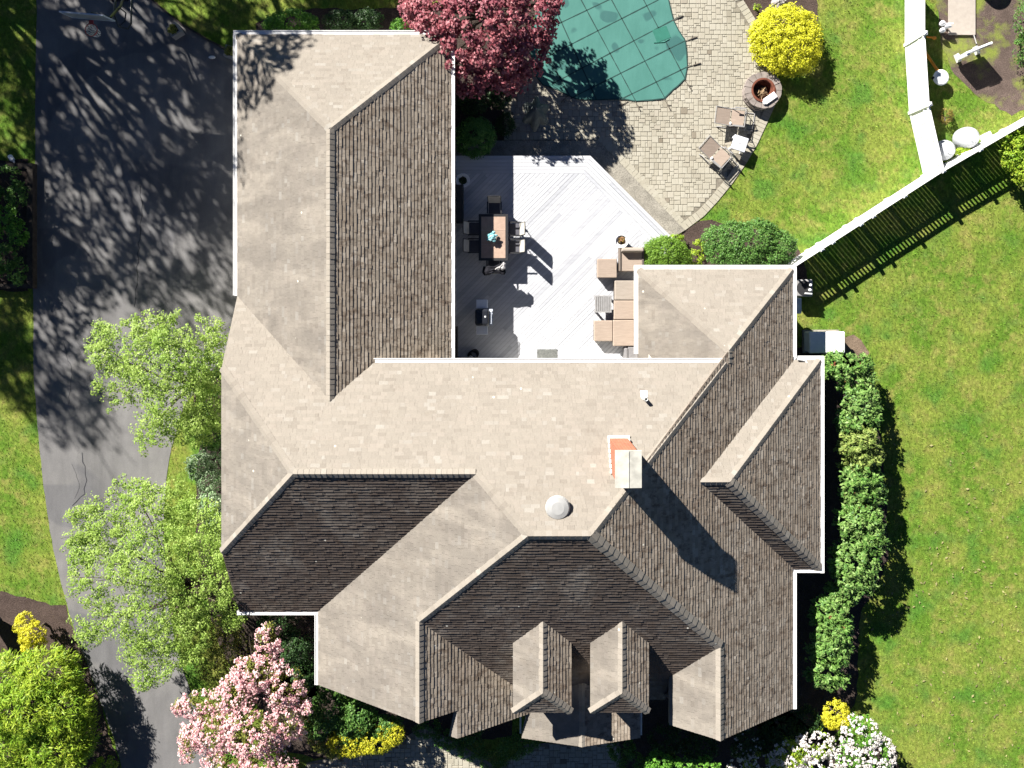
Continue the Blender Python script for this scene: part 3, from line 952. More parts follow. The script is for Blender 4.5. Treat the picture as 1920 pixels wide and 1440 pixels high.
caps(mb, (lfx, -15.1, 5.172), (lfx, lfy, 5.172), LF_W[1:], LF_E[1:], seed=10, lift=.05)
mb.build('ridge_cap', M['shingle'], centre)
gutter(centre, (-7.31, -12.45), (-7.31, -15.1), 2.68, (-1, 0), .13)

# east side
E_ = (8.937, -p, 0); xe = 10.82; ze = E_[0] - p * xe
RW_W = (ze - p * 4.91, p, 0); RW_N = (ze + p * .716, 0, -p); rx = (4.91 + xe) / 2; rz_ = ze + p * (rx - 4.91); ry = .716 - (rx - 4.91)
RF_W = (4.445 - p * 7.486, p, 0)
east = wing_roof('long shaded-side roof with the right wing and right front gable', [
    (*E_, [[(2.556, -7.855), (rx, ry), (xe, .716), (xe, -12.785), (7.486, -12.785)], [(7.486, -12.785), (xe, -12.785), (xe, -16.15), (7.486, -16.15)]]),
    (*RW_W, [[(4.91, .716), (rx, ry), (rx, -2.75), (4.91, -2.75)]]),
    (*RW_N, [[(4.91, .716), (xe, .716), (rx, ry)]]),
    (*RF_W, [[(7.486, -12.785), (7.486, -16.15), (5.88, -16.15), (5.88, -14.39)]])], 4)
mb = MB()
caps(mb, (4.91, .716, ze), (rx, ry, rz_), RW_W[1:], RW_N[1:], seed=11); caps(mb, (xe, .716, ze), (rx, ry, rz_), E_[1:], RW_N[1:], seed=12)
caps(mb, (7.728, -2.683, 4.30), (2.556, -7.855, 7.403), M_N[1:], E_[1:], seed=13)
caps(mb, (rx, -2.70, rz_), (rx, ry, rz_), RW_W[1:], E_[1:], seed=14)
caps(mb, (7.486, -12.785, 4.445), (2.556, -7.855, 7.403), M_S2[1:], E_[1:], seed=15, w=.2, e=.27, lift=.05)
caps(mb, (7.486, -16.15, 4.445), (7.486, -12.785, 4.445), RF_W[1:], E_[1:], seed=16, lift=.05)
mb.build('ridge_cap', M['shingle'], east)
gutter(east, (4.91, .716), (4.91, -2.52), ze, (-1, 0)); gutter(east, (4.76, .716), (xe + .15, .716), ze, (0, 1)); gutter(east, (xe, .716), (xe, -2.62), ze, (1, 0)); gutter(east, (xe, -10.95), (xe, -16.15), ze, (1, 0))

# east bay
bz = 2.4; brz = 4.95; bxe = 7.68; pe = (brz - bz) / (11.9 - bxe); pn = (brz - bz) / 4.015; B_E = (bz + pe * 11.9, -pe, 0); B_N = (bz - pn * 2.77, 0, -pn); B_S = (bz + pn * 10.80, 0, pn)
bm = (-2.77 - 10.8) / 2; bxw = (8.937 - brz) / p; bxc = (8.937 - bz) / p
bay = wing_roof('small hipped roof of the side bay', [
    (*B_E, [[(11.9, -2.77), (11.9, -10.8), (bxe, bm)]]),
    (*B_N, [[(bxc, -2.77), (11.9, -2.77), (bxe, bm), (bxw, bm)]]),
    (*B_S, [[(bxc, -10.8), (11.9, -10.8), (bxe, bm), (bxw, bm)]])], 5)
mb = MB()
caps(mb, (11.9, -2.77, bz), (bxe, bm, brz), B_E[1:], B_N[1:], seed=17); caps(mb, (11.9, -10.8, bz), (bxe, bm, brz), B_E[1:], B_S[1:], seed=18, w=.2, e=.27, lift=.05)
caps(mb, (bxw, bm, brz), (bxe, bm, brz), B_N[1:], B_S[1:], seed=19, lift=.045)
mb.build('ridge_cap', M['shingle'], bay)
gutter(bay, (xe + .02, -2.77), (11.9, -2.77), bz, (0, 1)); gutter(bay, (11.9, -2.62), (11.9, -10.95), bz, (1, 0)); gutter(bay, (xe + .02, -10.8), (11.9, -10.8), bz, (0, -1), .13)

# porch
pp = (3.3 - 2.74) / 2.3; PW = (3.3 - pp * 2.66, pp, 0); PE = (3.3 + pp * 2.66, -pp, 0)
porch = wing_roof('low porch roof at the front door, half in shadow', [
    (*PW, [[(2.66, -14.69), (2.66, -17.08), (.42, -17.08), (.72, -15.6)]]),
    (*PE, [[(2.66, -14.69), (2.66, -17.08), (4.93, -17.08), (4.93, -15.6)]])], 6)
mb = MB()
caps(mb, (2.66, -17.08, 3.3), (2.66, -14.75, 3.3), PW[1:], PE[1:], seed=20, w=.12, lift=.02)
mb.build('ridge_cap', M['shingle'], porch)
gutter(porch, (.42, -15.7), (.42, -17.0), 2.6, (-1, 0), .05); gutter(porch, (4.93, -15.6), (4.93, -17.0), 2.70, (1, 0), .06)

# dormers
def dormer(xc):
    hw = 1.03; dzr = 5.17; dze = dzr - p * hw; ys = -15.08; ya = ys + hw; yv = (dze - 12.116) / p; yr = (dzr - 12.116) / p
    W = (dze - p * (xc - hw), p, 0); E = (dze + p * (xc + hw), -p, 0); Sx = (dze - p * ys, 0, p)
    mb = MB()
    x0, x1 = xc - hw + .16, xc + hw - .16; yf = ys + .22; zb = 2.6
    mb.prism([(x0, yf), (x1, yf), (x1, -12.6), (x0, -12.6)], zb, dze - .02)
    d = mb.build('dormer', M['siding'], house)
    mb = MB(); sl = MB()
    for i, (pl, polys) in enumerate(((W, [[(xc - hw, yv), (xc, yr), (xc, ya), (xc - hw, ys)]]), (E, [[(xc + hw, yv), (xc, yr), (xc, ya), (xc + hw, ys)]]), (Sx, [[(xc - hw, ys), (xc + hw, ys), (xc, ya)]]))):
        shingles(mb, *pl, polys, 70 + i + int(xc)); slab(sl, *pl, polys, .12)
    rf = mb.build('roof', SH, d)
    sl.build('roof_deck', M['soffit'], d)
    mb = MB()
    caps(mb, (xc - hw, ys, dze), (xc, ya, dzr), W[1:], Sx[1:], seed=30); caps(mb, (xc + hw, ys, dze), (xc, ya, dzr), E[1:], Sx[1:], seed=31, w=.16, e=.2, lift=.04)
    caps(mb, (xc, ya, dzr), (xc, yr, dzr), W[1:], E[1:], seed=32, lift=.035)
    mb.build('ridge_cap', M['shingle'], d)
    mb = MB(); zc = 3.95
    for sx in (-1, 1): mb.box((xc + sx * .47, yf - .025, zc), (.07, .05, .95))
    for sz in (-1, 1): mb.box((xc, yf - .028, zc + sz * .45), (1.02, .055, .07))
    mb.box((xc, yf - .02, zc), (.03, .035, .85)); mb.box((xc, yf - .02, zc), (.88, .03, .03))
    mb.build('window', M['white'], d)
    mb = MB(); mb.box((xc, yf - .005, zc), (.87, .012, .85)); mb.build('window_pane', M['glass'], d)
dormer(1.13); dormer(3.88)

# walls
foot = [(-9.97, 9.23), (-2.61, 9.23), (-2.61, -3.02), (5.26, -3.02), (5.26, .37), (10.46, .37), (10.46, -3.12), (11.55, -3.12), (11.55, -10.45), (10.46, -10.45), (10.46, -15.8), (6.2, -15.8), (6.2, -15.3), (.4, -15.3), (.4, -15.75), (-1.88, -15.75), (-1.88, -14.75), (-6.96, -14.75), (-6.96, -12.0), (-9.97, -12.0)]
mb = MB()
for i in range(len(foot)):
    a, b = Vector(foot[i]), Vector(foot[(i + 1) % len(foot)]); n = max(2, int((b - a).length / .25))
    tops = []
    for k in range(n + 1):
        q = a.lerp(b, min(.999, max(.001, k / n))); z = roofz(q.x, q.y)
        tops.append((a.lerp(b, k / n), (z if z else 3.0) - .10))
    for k in range(n):
        (q0, z0), (q1, z1) = tops[k], tops[k + 1]
        mb.add([(q0.x, q0.y, 0), (q1.x, q1.y, 0), (q1.x, q1.y, z1), (q0.x, q0.y, z0)], [(0, 1, 2, 3)])
mb.build('wall', M['siding'], house)
mb = MB()   # upper courtyard wall under the main eave
mb.box((1.4, -3.04, 3.2), (12.4, .04, 2.0)); mb.build('upper_wall', M['siding'], house)
def wall_open(name, x, y, z, w, h, nx_, ny_, glass=True):
    "framed door or window on a wall whose outward normal is (nx,ny)"
    ang = math.atan2(ny_, nx_) + math.pi / 2
    R = Matrix.Rotation(ang, 3, 'Z'); c = Vector((x, y, z)) + Vector((nx_, ny_, 0)) * .03
    mb = MB()
    for sx in (-1, 1): mb.box(c + R @ Vector((sx * (w / 2 + .04), 0, 0)), (.09, .07, h + .16), M=R)
    for sz in (-1, 1): mb.box(c + Vector((0, 0, sz * (h / 2 + .04))), (w, .066, .09), M=R)
    o = mb.build(name, M['white'], house)
    mb = MB(); mb.box(c - Vector((nx_, ny_, 0)) * .012, (w - .004, .02, h - .004), M=R)
    mb.build('pane' if glass else 'door_panel', M['glass'] if glass else M['white'], o)
wall_open('garage_door', -9.97, 7.0, 1.1, 2.6, 2.15, -1, 0, False); wall_open('garage_door', -9.97, 3.4, 1.1, 2.6, 2.15, -1, 0, False)
wall_open('patio_door', 1.0, -3.06, 1.75, 2.4, 2.1, 0, 1); wall_open('window', -2.61, 1.2, 1.6, 1.2, 1.2, 1, 0); wall_open('window', -2.61, 6.9, 1.6, 1.2, 1.2, 1, 0)
wall_open('front_door', 2.66, -15.3, 1.15, 1.1, 2.1, 0, -1, False); wall_open('window', 11.55, -5.0, 1.5, 1.2, 1.2, 1, 0); wall_open('window', 11.55, -8.6, 1.5, 1.2, 1.2, 1, 0)
wall_open('window', 8.3, -15.8, 1.5, 1.6, 1.3, 0, -1); wall_open('window', -4.6, -14.75, 1.5, 1.6, 1.3, 0, -1); wall_open('window', -9.97, -6.1, 1.6, 1.4, 1.3, -1, 0); wall_open('window', -9.97, -9.6, 1.6, 1.4, 1.3, -1, 0)

# chimney
ch = MB()
cx0, cx1, cy0, cy1 = 3.36, 3.98, -6.16, -5.10
def frus(mb, z0, z1, g0, g1):
    vv = []
    for z, g_ in ((z0, g0), (z1, g1)):
        vv += [(cx0 - g_ , cy0 - g_, z), (cx1 + g_, cy0 - g_, z), (cx1 + g_, cy1 + g_, z), (cx0 - g_, cy1 + g_, z)]
    mb.add(vv, [(3, 2, 1, 0), (4, 5, 6, 7), (0, 1, 5, 4), (1, 2, 6, 5), (2, 3, 7, 6), (3, 0, 4, 7)])
frus(ch, 4.9, 7.82, .0, .0)
chim = ch.build('chimney', M['brick'], house)
mb = MB()
zc = 7.82
mb.box(((cx0 + cx1) / 2, (cy0 + cy1) / 2, zc + .04), (cx1 - cx0 + .20, cy1 - cy0 + .10, .08))
for sx in (-1, 1):
    xm = (cx0 + cx1) / 2; xo = xm + sx * ((cx1 - cx0) / 2 + .10)
    mb.add([(xm + sx * .006, cy0 - .05, zc + .115), (xo, cy0 - .05, zc + .083), (xo, cy1 + .05, zc + .083), (xm + sx * .006, cy1 + .05, zc + .115)], [(0, 1, 2, 3)])
mb.box((xm, (cy0 + cy1) / 2, zc + .118), (.022, cy1 - cy0 + .08, .03))
mb.build('chimney_cap', M['capmetal'], chim)
mb = MB()
rzc = lambda y: 2.69 - .6 * y
mb.box(((cx0 + cx1) / 2, cy1 + .05, rzc(cy1 + .05) + .05), (cx1 - cx0 + .12, .09, .05))
for k in range(7):
    y = cy1 - k * .15
    mb.box((cx0 - .035, y - .06, rzc(y - .06) + .08), (.05, .12, .13)); mb.box((cx1 + .035, y - .06, rzc(y - .06) + .08), (.05, .12, .13))
mb.build('flashing', M['lead'], chim)
# roof vent and pipe
vx, vy = 1.52, -7.06; vz = 2.69 - .6 * vy
mb = MB(); mb.lathe((vx, vy, vz), [(.22, -.2), (.22, .16), (.39, .13), (.40, .17), (.35, .24), (.2, .28), (0, .285)], 28)
mb.build('roof_vent', M['ventgrey'], house, smooth=False)
vx, vy = 4.68, -3.84; vz = 2.69 - .6 * vy
mb = MB()
mb.add([(vx - .12, vy + .02, 2.69 - .6 * (vy + .02) + .03), (vx + .12, vy + .02, 2.69 - .6 * (vy + .02) + .03), (vx + .13, vy + .24, 2.69 - .6 * (vy + .24) + .03), (vx - .13, vy + .24, 2.69 - .6 * (vy + .24) + .03)], [(0, 1, 2, 3)])
mb.lathe((vx, vy, vz), [(.065, -.2), (.065, .36), (.052, .36), (.052, .2), (0, .2)], 16)
mb.lathe((vx, vy, vz), [(.12, -.05), (.075, .1), (.07, .1)], 16)
mb.build('vent_pipe', M['lead'], house, smooth=False)
mb = MB()   # downspout elbow at the bay corner
mb.tube([P(1496, 673, 2.5), P(1510, 676, 2.45), P(1514, 683, 2.42)], .05, 8); mb.tube([P(1491, 670, 2.45), P(1492, 672, .2)], .045, 8)
mb.build('downspout', M['white'], house)

# =================================================================== DECK
DZ = .80
def deckx(x, y): return P(x, y, DZ)
dk = thing('deck', 'white painted timber deck in the courtyard with diagonal boards', 'deck', (0, 1, 0))
n0 = deckx(840, 292); n1 = deckx(1107, 292); n2 = deckx(1262, 447)
xw = -2.58; ys_ = -3.0; xr = 5.24
bw = .72
off = bw * math.tan(math.radians(22.5))
outer = [(xw, n0.y), (n1.x, n1.y), (n2.x, n2.y), (5.75, n1.y - bw - (5.75 - n1.x + off)), (5.75, .40), (xr, .40), (xr, ys_), (xw, ys_)]
inner = [(xw, n0.y - bw), (n1.x - off, n1.y - bw), (xr + .0, n1.y - bw - (xr - n1.x + off)), (xr, ys_), (xw, ys_)]
side = [(xr, n1.y - bw - (xr - n1.x + off)), (5.75, n1.y - bw - (5.75 - n1.x + off)), (5.75, .40), (xr, .40)]
bandN = [(xw, n0.y), (n1.x, n1.y), (n1.x - off, n1.y - bw), (xw, n0.y - bw)]
bandE = [(n1.x, n1.y), (n2.x, n2.y), (n2.x, n1.y - bw - (n2.x - n1.x + off)), (n1.x - off, n1.y - bw)]
def boards(mb, poly, ang, w, z, th=.03, gap=.012, seed=1):
    rg = random.Random(seed)
    ca, sa = math.cos(ang), math.sin(ang)
    uv = [(x * ca + y * sa, -x * sa + y * ca) for x, y in poly]
    lo = min(v for _, v in uv); hi = max(v for _, v in uv); u0 = min(u for u, _ in uv); u1 = max(u for u, _ in uv)
    v = lo
    while v < hi:
        q = clip2(clip2(uv, 0, -1, -(v + gap / 2)), 0, 1, v + w - gap / 2)
        cuts = [u0 - 1]
        u = u0 + rg.uniform(.5, 4.5)
        while u < u1: cuts.append(u); u += rg.uniform(2.5, 4.5)
        cuts.append(u1 + 1)
        for a, b in zip(cuts[:-1], cuts[1:]):
            r = clip2(clip2(q, -1, 0, -(a + .002)), 1, 0, b - .002)
            if len(r) > 2 and area2(r) > 1e-4:
                zz = z + rg.uniform(-.002, .002)
                mb.prism([(x * ca - y * sa, x * sa + y * ca) for x, y in r], zz - th, zz)
        v += w
mb = MB()
boards(mb, inner, math.pi / 4, .14, DZ, seed=2); boards(mb, side, math.pi / 4, .14, DZ, seed=5)
boards(mb, bandN, 0, .145, DZ + .004, seed=3); boards(mb, bandE, -math.pi / 4, .145, DZ + .004, seed=4)
mb.build('deck_boards', M['deck'], dk)
mb = MB(); mb.prism(outer, .0, DZ - .045); mb.build('deck_skirt', plain('grey deck frame', (.30, .30, .31), .8, .2), dk)

# =================================================================== THINGS ON THE DECK
def frame(z):
    return lambda x, y, dz=0.0: P(x, y, z + dz)
def pot(name, label, cat, x, y, z0, r, h, plant, group=None, nfl=500, seed=1):
    zt = z0 + h; c = P(x, y, zt); t = thing(name, label, cat, (c.x, c.y, z0), group)
    mb = MB(); mb.lathe((c.x, c.y, z0), [(r * .68, 0), (r * .92, h * .8), (r, h - .03), (r, h), (r * .84, h), (r * .80, h - .07)], 28); mb.build('pot', M['plastic'], t, smooth=False)
    mb = MB(); mb.lathe((c.x, c.y, z0), [(r * .81, h - .075), (0, h - .06)], 20); mb.build('soil', M['darkmulch'], t)
    crown('plant', [(c.x, c.y, zt - .08, r * .55, r * .55, .10)], L[plant], t, 18, .05, max(6, nfl // 50), .06, seed=seed, zlow=0, ground=z0 + h - .06)
    return t
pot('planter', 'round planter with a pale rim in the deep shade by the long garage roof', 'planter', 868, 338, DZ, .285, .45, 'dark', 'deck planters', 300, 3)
pot('planter', 'round white flower pot standing in full sun at the deck corner above the armchair', 'planter', 1165, 452, DZ, .28, .42, 'flower', 'deck planters', 900, 4)

# dining table
tz = DZ + .74; tc = P(925, 445, tz); tt = thing('dining_table', 'rectangular dark framed dining table topped with tan tiles', 'table', (tc.x, tc.y, DZ))
tw, tl = .58, .92
mb = MB()
for sx in (-1, 1): mb.box((tc.x + sx * (tw - .05), tc.y, tz - .02), (.10, tl * 2, .045))
for sy in (-1, 1): mb.box((tc.x, tc.y + sy * (tl - .05), tz - .022), (tw * 2 - .2, .10, .044))
mb.build('table_frame', M['black'], tt)
mb = MB()
for i in range(2):
    for j in range(3):
        w = (tw * 2 - .2) / 2; h = (tl * 2 - .2) / 3
        mb.box((tc.x - tw + .1 + w * (i + .5), tc.y - tl + .1 + h * (j + .5), tz - .018), (w - .006, h - .006, .035))
mb.build('table_tiles', M['tile'], tt)
for sx in (-1, 1):
    for sy in (-1, 1):
        mb = MB(); mb.box((tc.x + sx * (tw - .06), tc.y + sy * (tl - .06), DZ + .36), (.06, .06, .70)); mb.build('leg', M['black'], tt)
# flower centrepiece
fz = tz + .24; fc = P(923, 444, fz); ft = thing('centerpiece', 'turquoise flower arrangement standing in the middle of the dining table', 'flowers', (fc.x, fc.y, tz))
mb = MB(); mb.lathe((fc.x, fc.y, tz), [(.05, 0), (.07, .06), (.05, .14), (.06, .17), (.0, .17)], 14); mb.build('vase', M['ventgrey'], ft)
mb = MB()
for k in range(13):
    a = k * 2.4; rr = .03 + .018 * k; c = Vector((fc.x + math.cos(a) * rr * .8, fc.y + math.sin(a) * rr * .8, fz - .012 * k * .5))
    mb.blob(c, (.075, .06, .035), 10, 6, .1, k)
mb.build('petals', M['aqua'], ft, smooth=True)

# dining chairs: built once at the origin facing +x, then copied
chair0 = thing('dining_chair', '', 'chair', (0, 0, 0), 'chairs around the dining table')
mb = MB(); mb.rbox((0, 0, .43), (.46, .46, .05), .02); mb.build('seat', M['slingdark'], chair0)
mb = MB(); Rb = Matrix.Rotation(math.radians(-17), 3, 'Y'); mb.box((-.30, 0, .74), (.025, .47, .62), M=Rb); mb.build('backrest', M['sling'], chair0)
mb = MB()
for sy in (-1, 1):
    mb.tube([(.20, sy * .27, 0), (.22, sy * .27, .40), (.22, sy * .27, .63)], .016, 6)
    mb.tube([(-.24, sy * .27, 0), (-.22, sy * .26, .42), (-.40, sy * .25, 1.04)], .017, 6)
    mb.box((0, sy * .27, .645), (.46, .05, .025))
mb.tube([(-.40, -.25, 1.04), (-.41, 0, 1.055), (-.40, .25, 1.04)], .017, 6)
mb.build('chair_frame', M['black'], chair0)
CH = [(889, 428, 0, 'empty sling chair on the shaded west side of the dining table, nearer the round planter'), (889, 461, 0, 'empty sling chair on the shaded west side of the dining table, nearer the grill'),
      (965, 430, math.pi, 'sling chair on the sunny side of the table, nearer the pool'), (965, 462, math.pi, 'sling chair on the sunny side of the table, nearer the grill'),
      (927, 390, -math.pi / 2, 'sling chair at the head of the table nearest the pool'), (926, 494, math.pi / 2, 'sling chair at the table end with dark clothes hung over it')]
for i, (x, y, rz, lab) in enumerate(CH):
    c = P(x, y, DZ + .45)
    if i == 0:
        chair0.location = (c.x, c.y, DZ); chair0.rotation_euler = (0, 0, rz); chair0['label'] = lab
    else: dup(chair0, (c.x, c.y, DZ), rz, lab)
def drape(name, label, cat, mat, c, pts, th, seed, group=None):
    "a crumpled cloth: a folded, lumpy sheet over an outline (offsets in metres)"
    rg = random.Random(seed); n = len(pts); mb = MB()
    rings = []
    for k, (sc, dz) in enumerate(((1.0, -.22), (1.02, -.04), (.8, .05), (.55, .09), (.28, .06), (.05, .1))):
        rings.append([(c[0] + x * sc + rg.uniform(-.02, .02), c[1] + y * sc + rg.uniform(-.02, .02), c[2] + dz * th / .2 + rg.uniform(-.03, .03)) for x, y in pts])
    vv = [v for r in rings for v in r]; ff = []
    for k in range(len(rings) - 1):
        for i in range(n): ff.append((k * n + i, k * n + (i + 1) % n, (k + 1) * n + (i + 1) % n, (k + 1) * n + i))
    ff.append([(len(rings) - 1) * n + i for i in range(n)])
    mb.add(vv, ff)
    o = mb.build(name, mat); return tag(o, label, cat, group)
c = P(926, 506, DZ + 1.0)
drape('jacket', 'black jacket thrown over the chair back at the table end', 'jacket', M['cloth'], (c.x, c.y, c.z), [(-.46, -.10), (-.40, .12), (-.2, .16), (0, .12), (.22, .22), (.40, .10), (.46, -.08), (.40, -.20), (.2, -.12), (0, -.10), (-.2, -.22), (-.38, -.22)], .2, 3)
c = P(937, 503, DZ + 1.08)
drape('towel', 'grey cloth lying on the black jacket', 'towel', M['greycloth'], (c.x, c.y, c.z), [(-.24, -.06), (-.1, .05), (.05, .12), (.14, .24), (.22, .18), (.23, 0), (.12, -.10), (0, -.06), (-.12, -.11)], .12, 4)
c = P(958, 516, DZ + .9)
# grill
gz = DZ + .95; gt = thing('gas_grill', 'black gas grill with two pale side shelves and a row of knobs', 'grill', P(904, 594, DZ))
G = lambda x, y, z: P(x, y, z)
c = G(904, 595, gz + .12)
mb = MB(); mb.rbox((c.x, c.y, gz + .03), (.56, .66, .34), .10); mb.build('lid', M['enamel'], gt, smooth=False)
mb = MB(); mb.box((c.x, c.y, DZ + .45), (.50, .60, .74)); mb.build('cart', M['black'], gt)
for sy in (-1, 1):
    mb = MB(); mb.rbox((c.x - .01, c.y + sy * .52, gz - .05), (.45, .34, .04), .018); mb.build('side_shelf', M['plastic'], gt)
mb = MB(); mb.box((c.x + .34, c.y, gz - .08), (.14, .64, .12)); cp = mb.build('control_panel', M['steel'], gt)
for k in range(4):
    mb = MB(); mb.lathe((c.x + .36, c.y - .24 + .16 * k, gz - .02), [(.035, 0), (.035, .03), (.02, .035), (0, .036)], 12); mb.build('knob', M['plastic'], cp)
mb = MB(); mb.tube([(c.x + .30, c.y - .25, gz + .10), (c.x + .36, c.y - .25, gz + .10), (c.x + .36, c.y + .25, gz + .10), (c.x + .30, c.y + .25, gz + .10)], .014, 6); mb.build('handle', M['steel'], gt)
mb = MB(); mb.lathe((c.x + .12, c.y + .03, gz + .2), [(.035, 0), (.035, .012), (0, .014)], 12); mb.build('thermometer', M['plastic'], gt)
for sx in (-1, 1):
    for sy in (-1, 1):
        mb = MB(); mb.tube([(c.x + sx * .22, c.y + sy * .26 - .02, DZ + .05), (c.x + sx * .22, c.y + sy * .26 + .02, DZ + .05)], .05, 10); mb.build('wheel', M['rubber'], gt)
# boxes and small things along the garage wall
def storage(label, x0, y0, x1, y1, h, grp):
    a, b = P(x0, y0, DZ + h), P(x1, y1, DZ + h); t = thing('storage_box', label, 'box', ((a.x + b.x) / 2, (a.y + b.y) / 2, DZ), grp)
    d = (abs(b.x - a.x), abs(b.y - a.y)); mb = MB(); mb.box(((a.x + b.x) / 2, (a.y + b.y) / 2, DZ + h / 2 - .03), (d[0] - .04, d[1] - .04, h - .06)); mb.build('body', M['rubber'], t)
    mb = MB(); mb.rbox(((a.x + b.x) / 2, (a.y + b.y) / 2, DZ + h - .03), (d[0], d[1], .06), .02); mb.build('lid', M['black'], t)
storage('long black storage bench against the garage wall near the round shaded planter', 840, 346, 869, 418, .5, 'dark boxes by the garage wall')
storage('narrow dark storage box in the deck corner beside the grill', 838, 612, 858, 674, .55, 'dark boxes by the garage wall')
t = thing('wall_lamp', 'small pale wall lamp on the garage wall between table and grill', 'lamp', (-2.58, P(850, 508, 2).y, 1.9))
w = t.location; mb = MB(); mb.box((w.x + .01, w.y, 1.95), (.03, .12, .2)); mb.build('back_plate', M['plastic'], t)
mb = MB(); mb.lathe((w.x + .38, w.y, 1.85), [(.03, 0), (.085, .05), (.085, .09), (.05, .1), (.05, .06), (0, .06)], 16); mb.build('lamp_shade', M['plastic'], t)
mb = MB(); mb.tube([(w.x, w.y, 2.0), (w.x + .2, w.y, 2.06), (w.x + .38, w.y, 1.94)], .014, 6); mb.build('arm', M['plastic'], t)
hz = DZ + .1; c = P(888, 665, hz); t = thing('garden_hose', 'coiled black hose with a grey reel hub in the shaded deck corner', 'hose', (c.x, c.y, DZ))
mb = MB()
for k in range(4):
    cc = Vector((c.x + .03 * k - .04, c.y + .04 * k - .06, DZ + .05 + .06 * k)); R = .19 - .012 * k
    mb.tube([cc + Vector((math.cos(a) * R, math.sin(a) * R, 0)) for a in [2 * math.pi * q / 18 for q in range(19)]], .03, 6)
mb.build('coil', M['rubber'], t, smooth=True)
mb = MB(); mb.lathe((c.x - .10, c.y - .13, DZ), [(.11, 0), (.11, .30), (.04, .33), (0, .33)], 18); mb.build('reel_hub', M['ventgrey'], t)
mb = MB(); c = P(1026, 666, DZ + .015); mb.rbox((c.x, c.y, DZ + .014), (.82, .48, .02), .008); tag(mb.build('doormat', M['mat']), 'grey doormat on the sunlit deck by the house wall', 'mat')
c = P(1125, 677, DZ + .1); t = thing('lantern', 'tiny dark lantern on the deck by the house gutter', 'lantern', (c.x, c.y, DZ))
mb = MB(); mb.lathe((c.x, c.y, DZ), [(.09, 0), (.09, .02), (.065, .03), (.065, .2), (.09, .22), (.03, .27), (0, .28)], 8); mb.build('lantern_body', M['slat'], t)
mb = MB(); mb.tube([(c.x - .03, c.y, DZ + .27), (c.x, c.y, DZ + .33), (c.x + .03, c.y, DZ + .27)], .007, 5); mb.build('handle', M['black'], t)

# lounge set
def cube_seat(name, label, cat, x0, y0, x1, y1, h, fab, grp=None, cush=.12):
    a, b = P(x0, y0, DZ + h), P(x1, y1, DZ + h); cx, cy = (a.x + b.x) / 2, (a.y + b.y) / 2; d = (abs(b.x - a.x), abs(b.y - a.y))
    t = thing(name, label, cat, (cx, cy, DZ), grp)
    mb = MB(); mb.rbox((cx, cy, DZ + (h - cush) / 2 + .02), (d[0] - .03, d[1] - .03, h - cush - .04), .03); mb.build('base', M['wicker'], t)
    mb = MB(); mb.rbox((cx, cy, DZ + h - cush / 2), (d[0], d[1], cush), .035); mb.build('seat_cushion', M[fab], t)
    for sx in (-1, 1):
        for sy in (-1, 1):
            mb = MB(); mb.box((cx + sx * (d[0] / 2 - .07), cy + sy * (d[1] / 2 - .07), DZ + .02), (.05, .05, .05)); mb.build('foot', M['black'], t)
    return t, cx, cy, d
cube_seat('ottoman', 'square tan ottoman beside the armchair, the nearer one to the planter', 'ottoman', 1120, 485, 1157, 521, .44, 'tan', 'tan ottomans of the lounge set')
cube_seat('ottoman', 'square tan ottoman touching the end of the long sofa', 'ottoman', 1114, 601, 1149, 640, .44, 'tan', 'tan ottomans of the lounge set')
t, cx, cy, d = cube_seat('armchair', 'tan armchair with a low back below the white flower pot', 'armchair', 1161, 464, 1208, 509, .45, 'tan')
mb = MB(); mb.rbox((cx, cy + d[1] / 2 - .12, DZ + .45 + .13), (d[0] * .86, .13, .30), .04, M=Matrix.Rotation(math.radians(-8), 3, 'X')); mb.build('back_cushion', M['tan2'], t)
for sx in (-1, 1):
    mb = MB(); mb.rbox((cx + sx * (d[0] / 2 - .05), cy, DZ + .30), (.09, d[1], .36), .03); mb.build('armrest', M['wicker'], t)
# three seat sofa
sa, sb = P(1152, 526, DZ + .45), P(1196, 649, DZ + .45)
st = thing('sofa', 'long tan sofa of three seats partly under the roof edge', 'sofa', ((sa.x + sb.x) / 2, (sa.y + sb.y) / 2, DZ))
sw = 1.0
mb = MB(); mb.rbox((sa.x + sw / 2 - .0, (sa.y + sb.y) / 2, DZ + .17), (sw - .04, abs(sa.y - sb.y) - .04, .30), .03); mb.build('base', M['wicker'], st)
for (y0, y1, dx, fab) in ((526, 562.5, .02, 'tan2'), (563.5, 599, -.02, 'tan'), (600, 649, -.05, 'tan')):
    a, b = P(1152, y0, DZ + .45), P(1152, y1, DZ + .45)
    mb = MB(); mb.rbox((a.x + dx + .42, (a.y + b.y) / 2, DZ + .385), (.84, abs(a.y - b.y), .13), .035); o = mb.build('seat_cushion', M[fab], st)
    if fab == 'tan2': o['label'] = 'greyer seat cushion at the end near the armchair'
    mb = MB(); mb.rbox((a.x + .90, (a.y + b.y) / 2, DZ + .50), (.14, abs(a.y - b.y) - .03, .42), .05, M=Matrix.Rotation(math.radians(8), 3, 'Y')); mb.build('back_cushion', M['tan'], st)
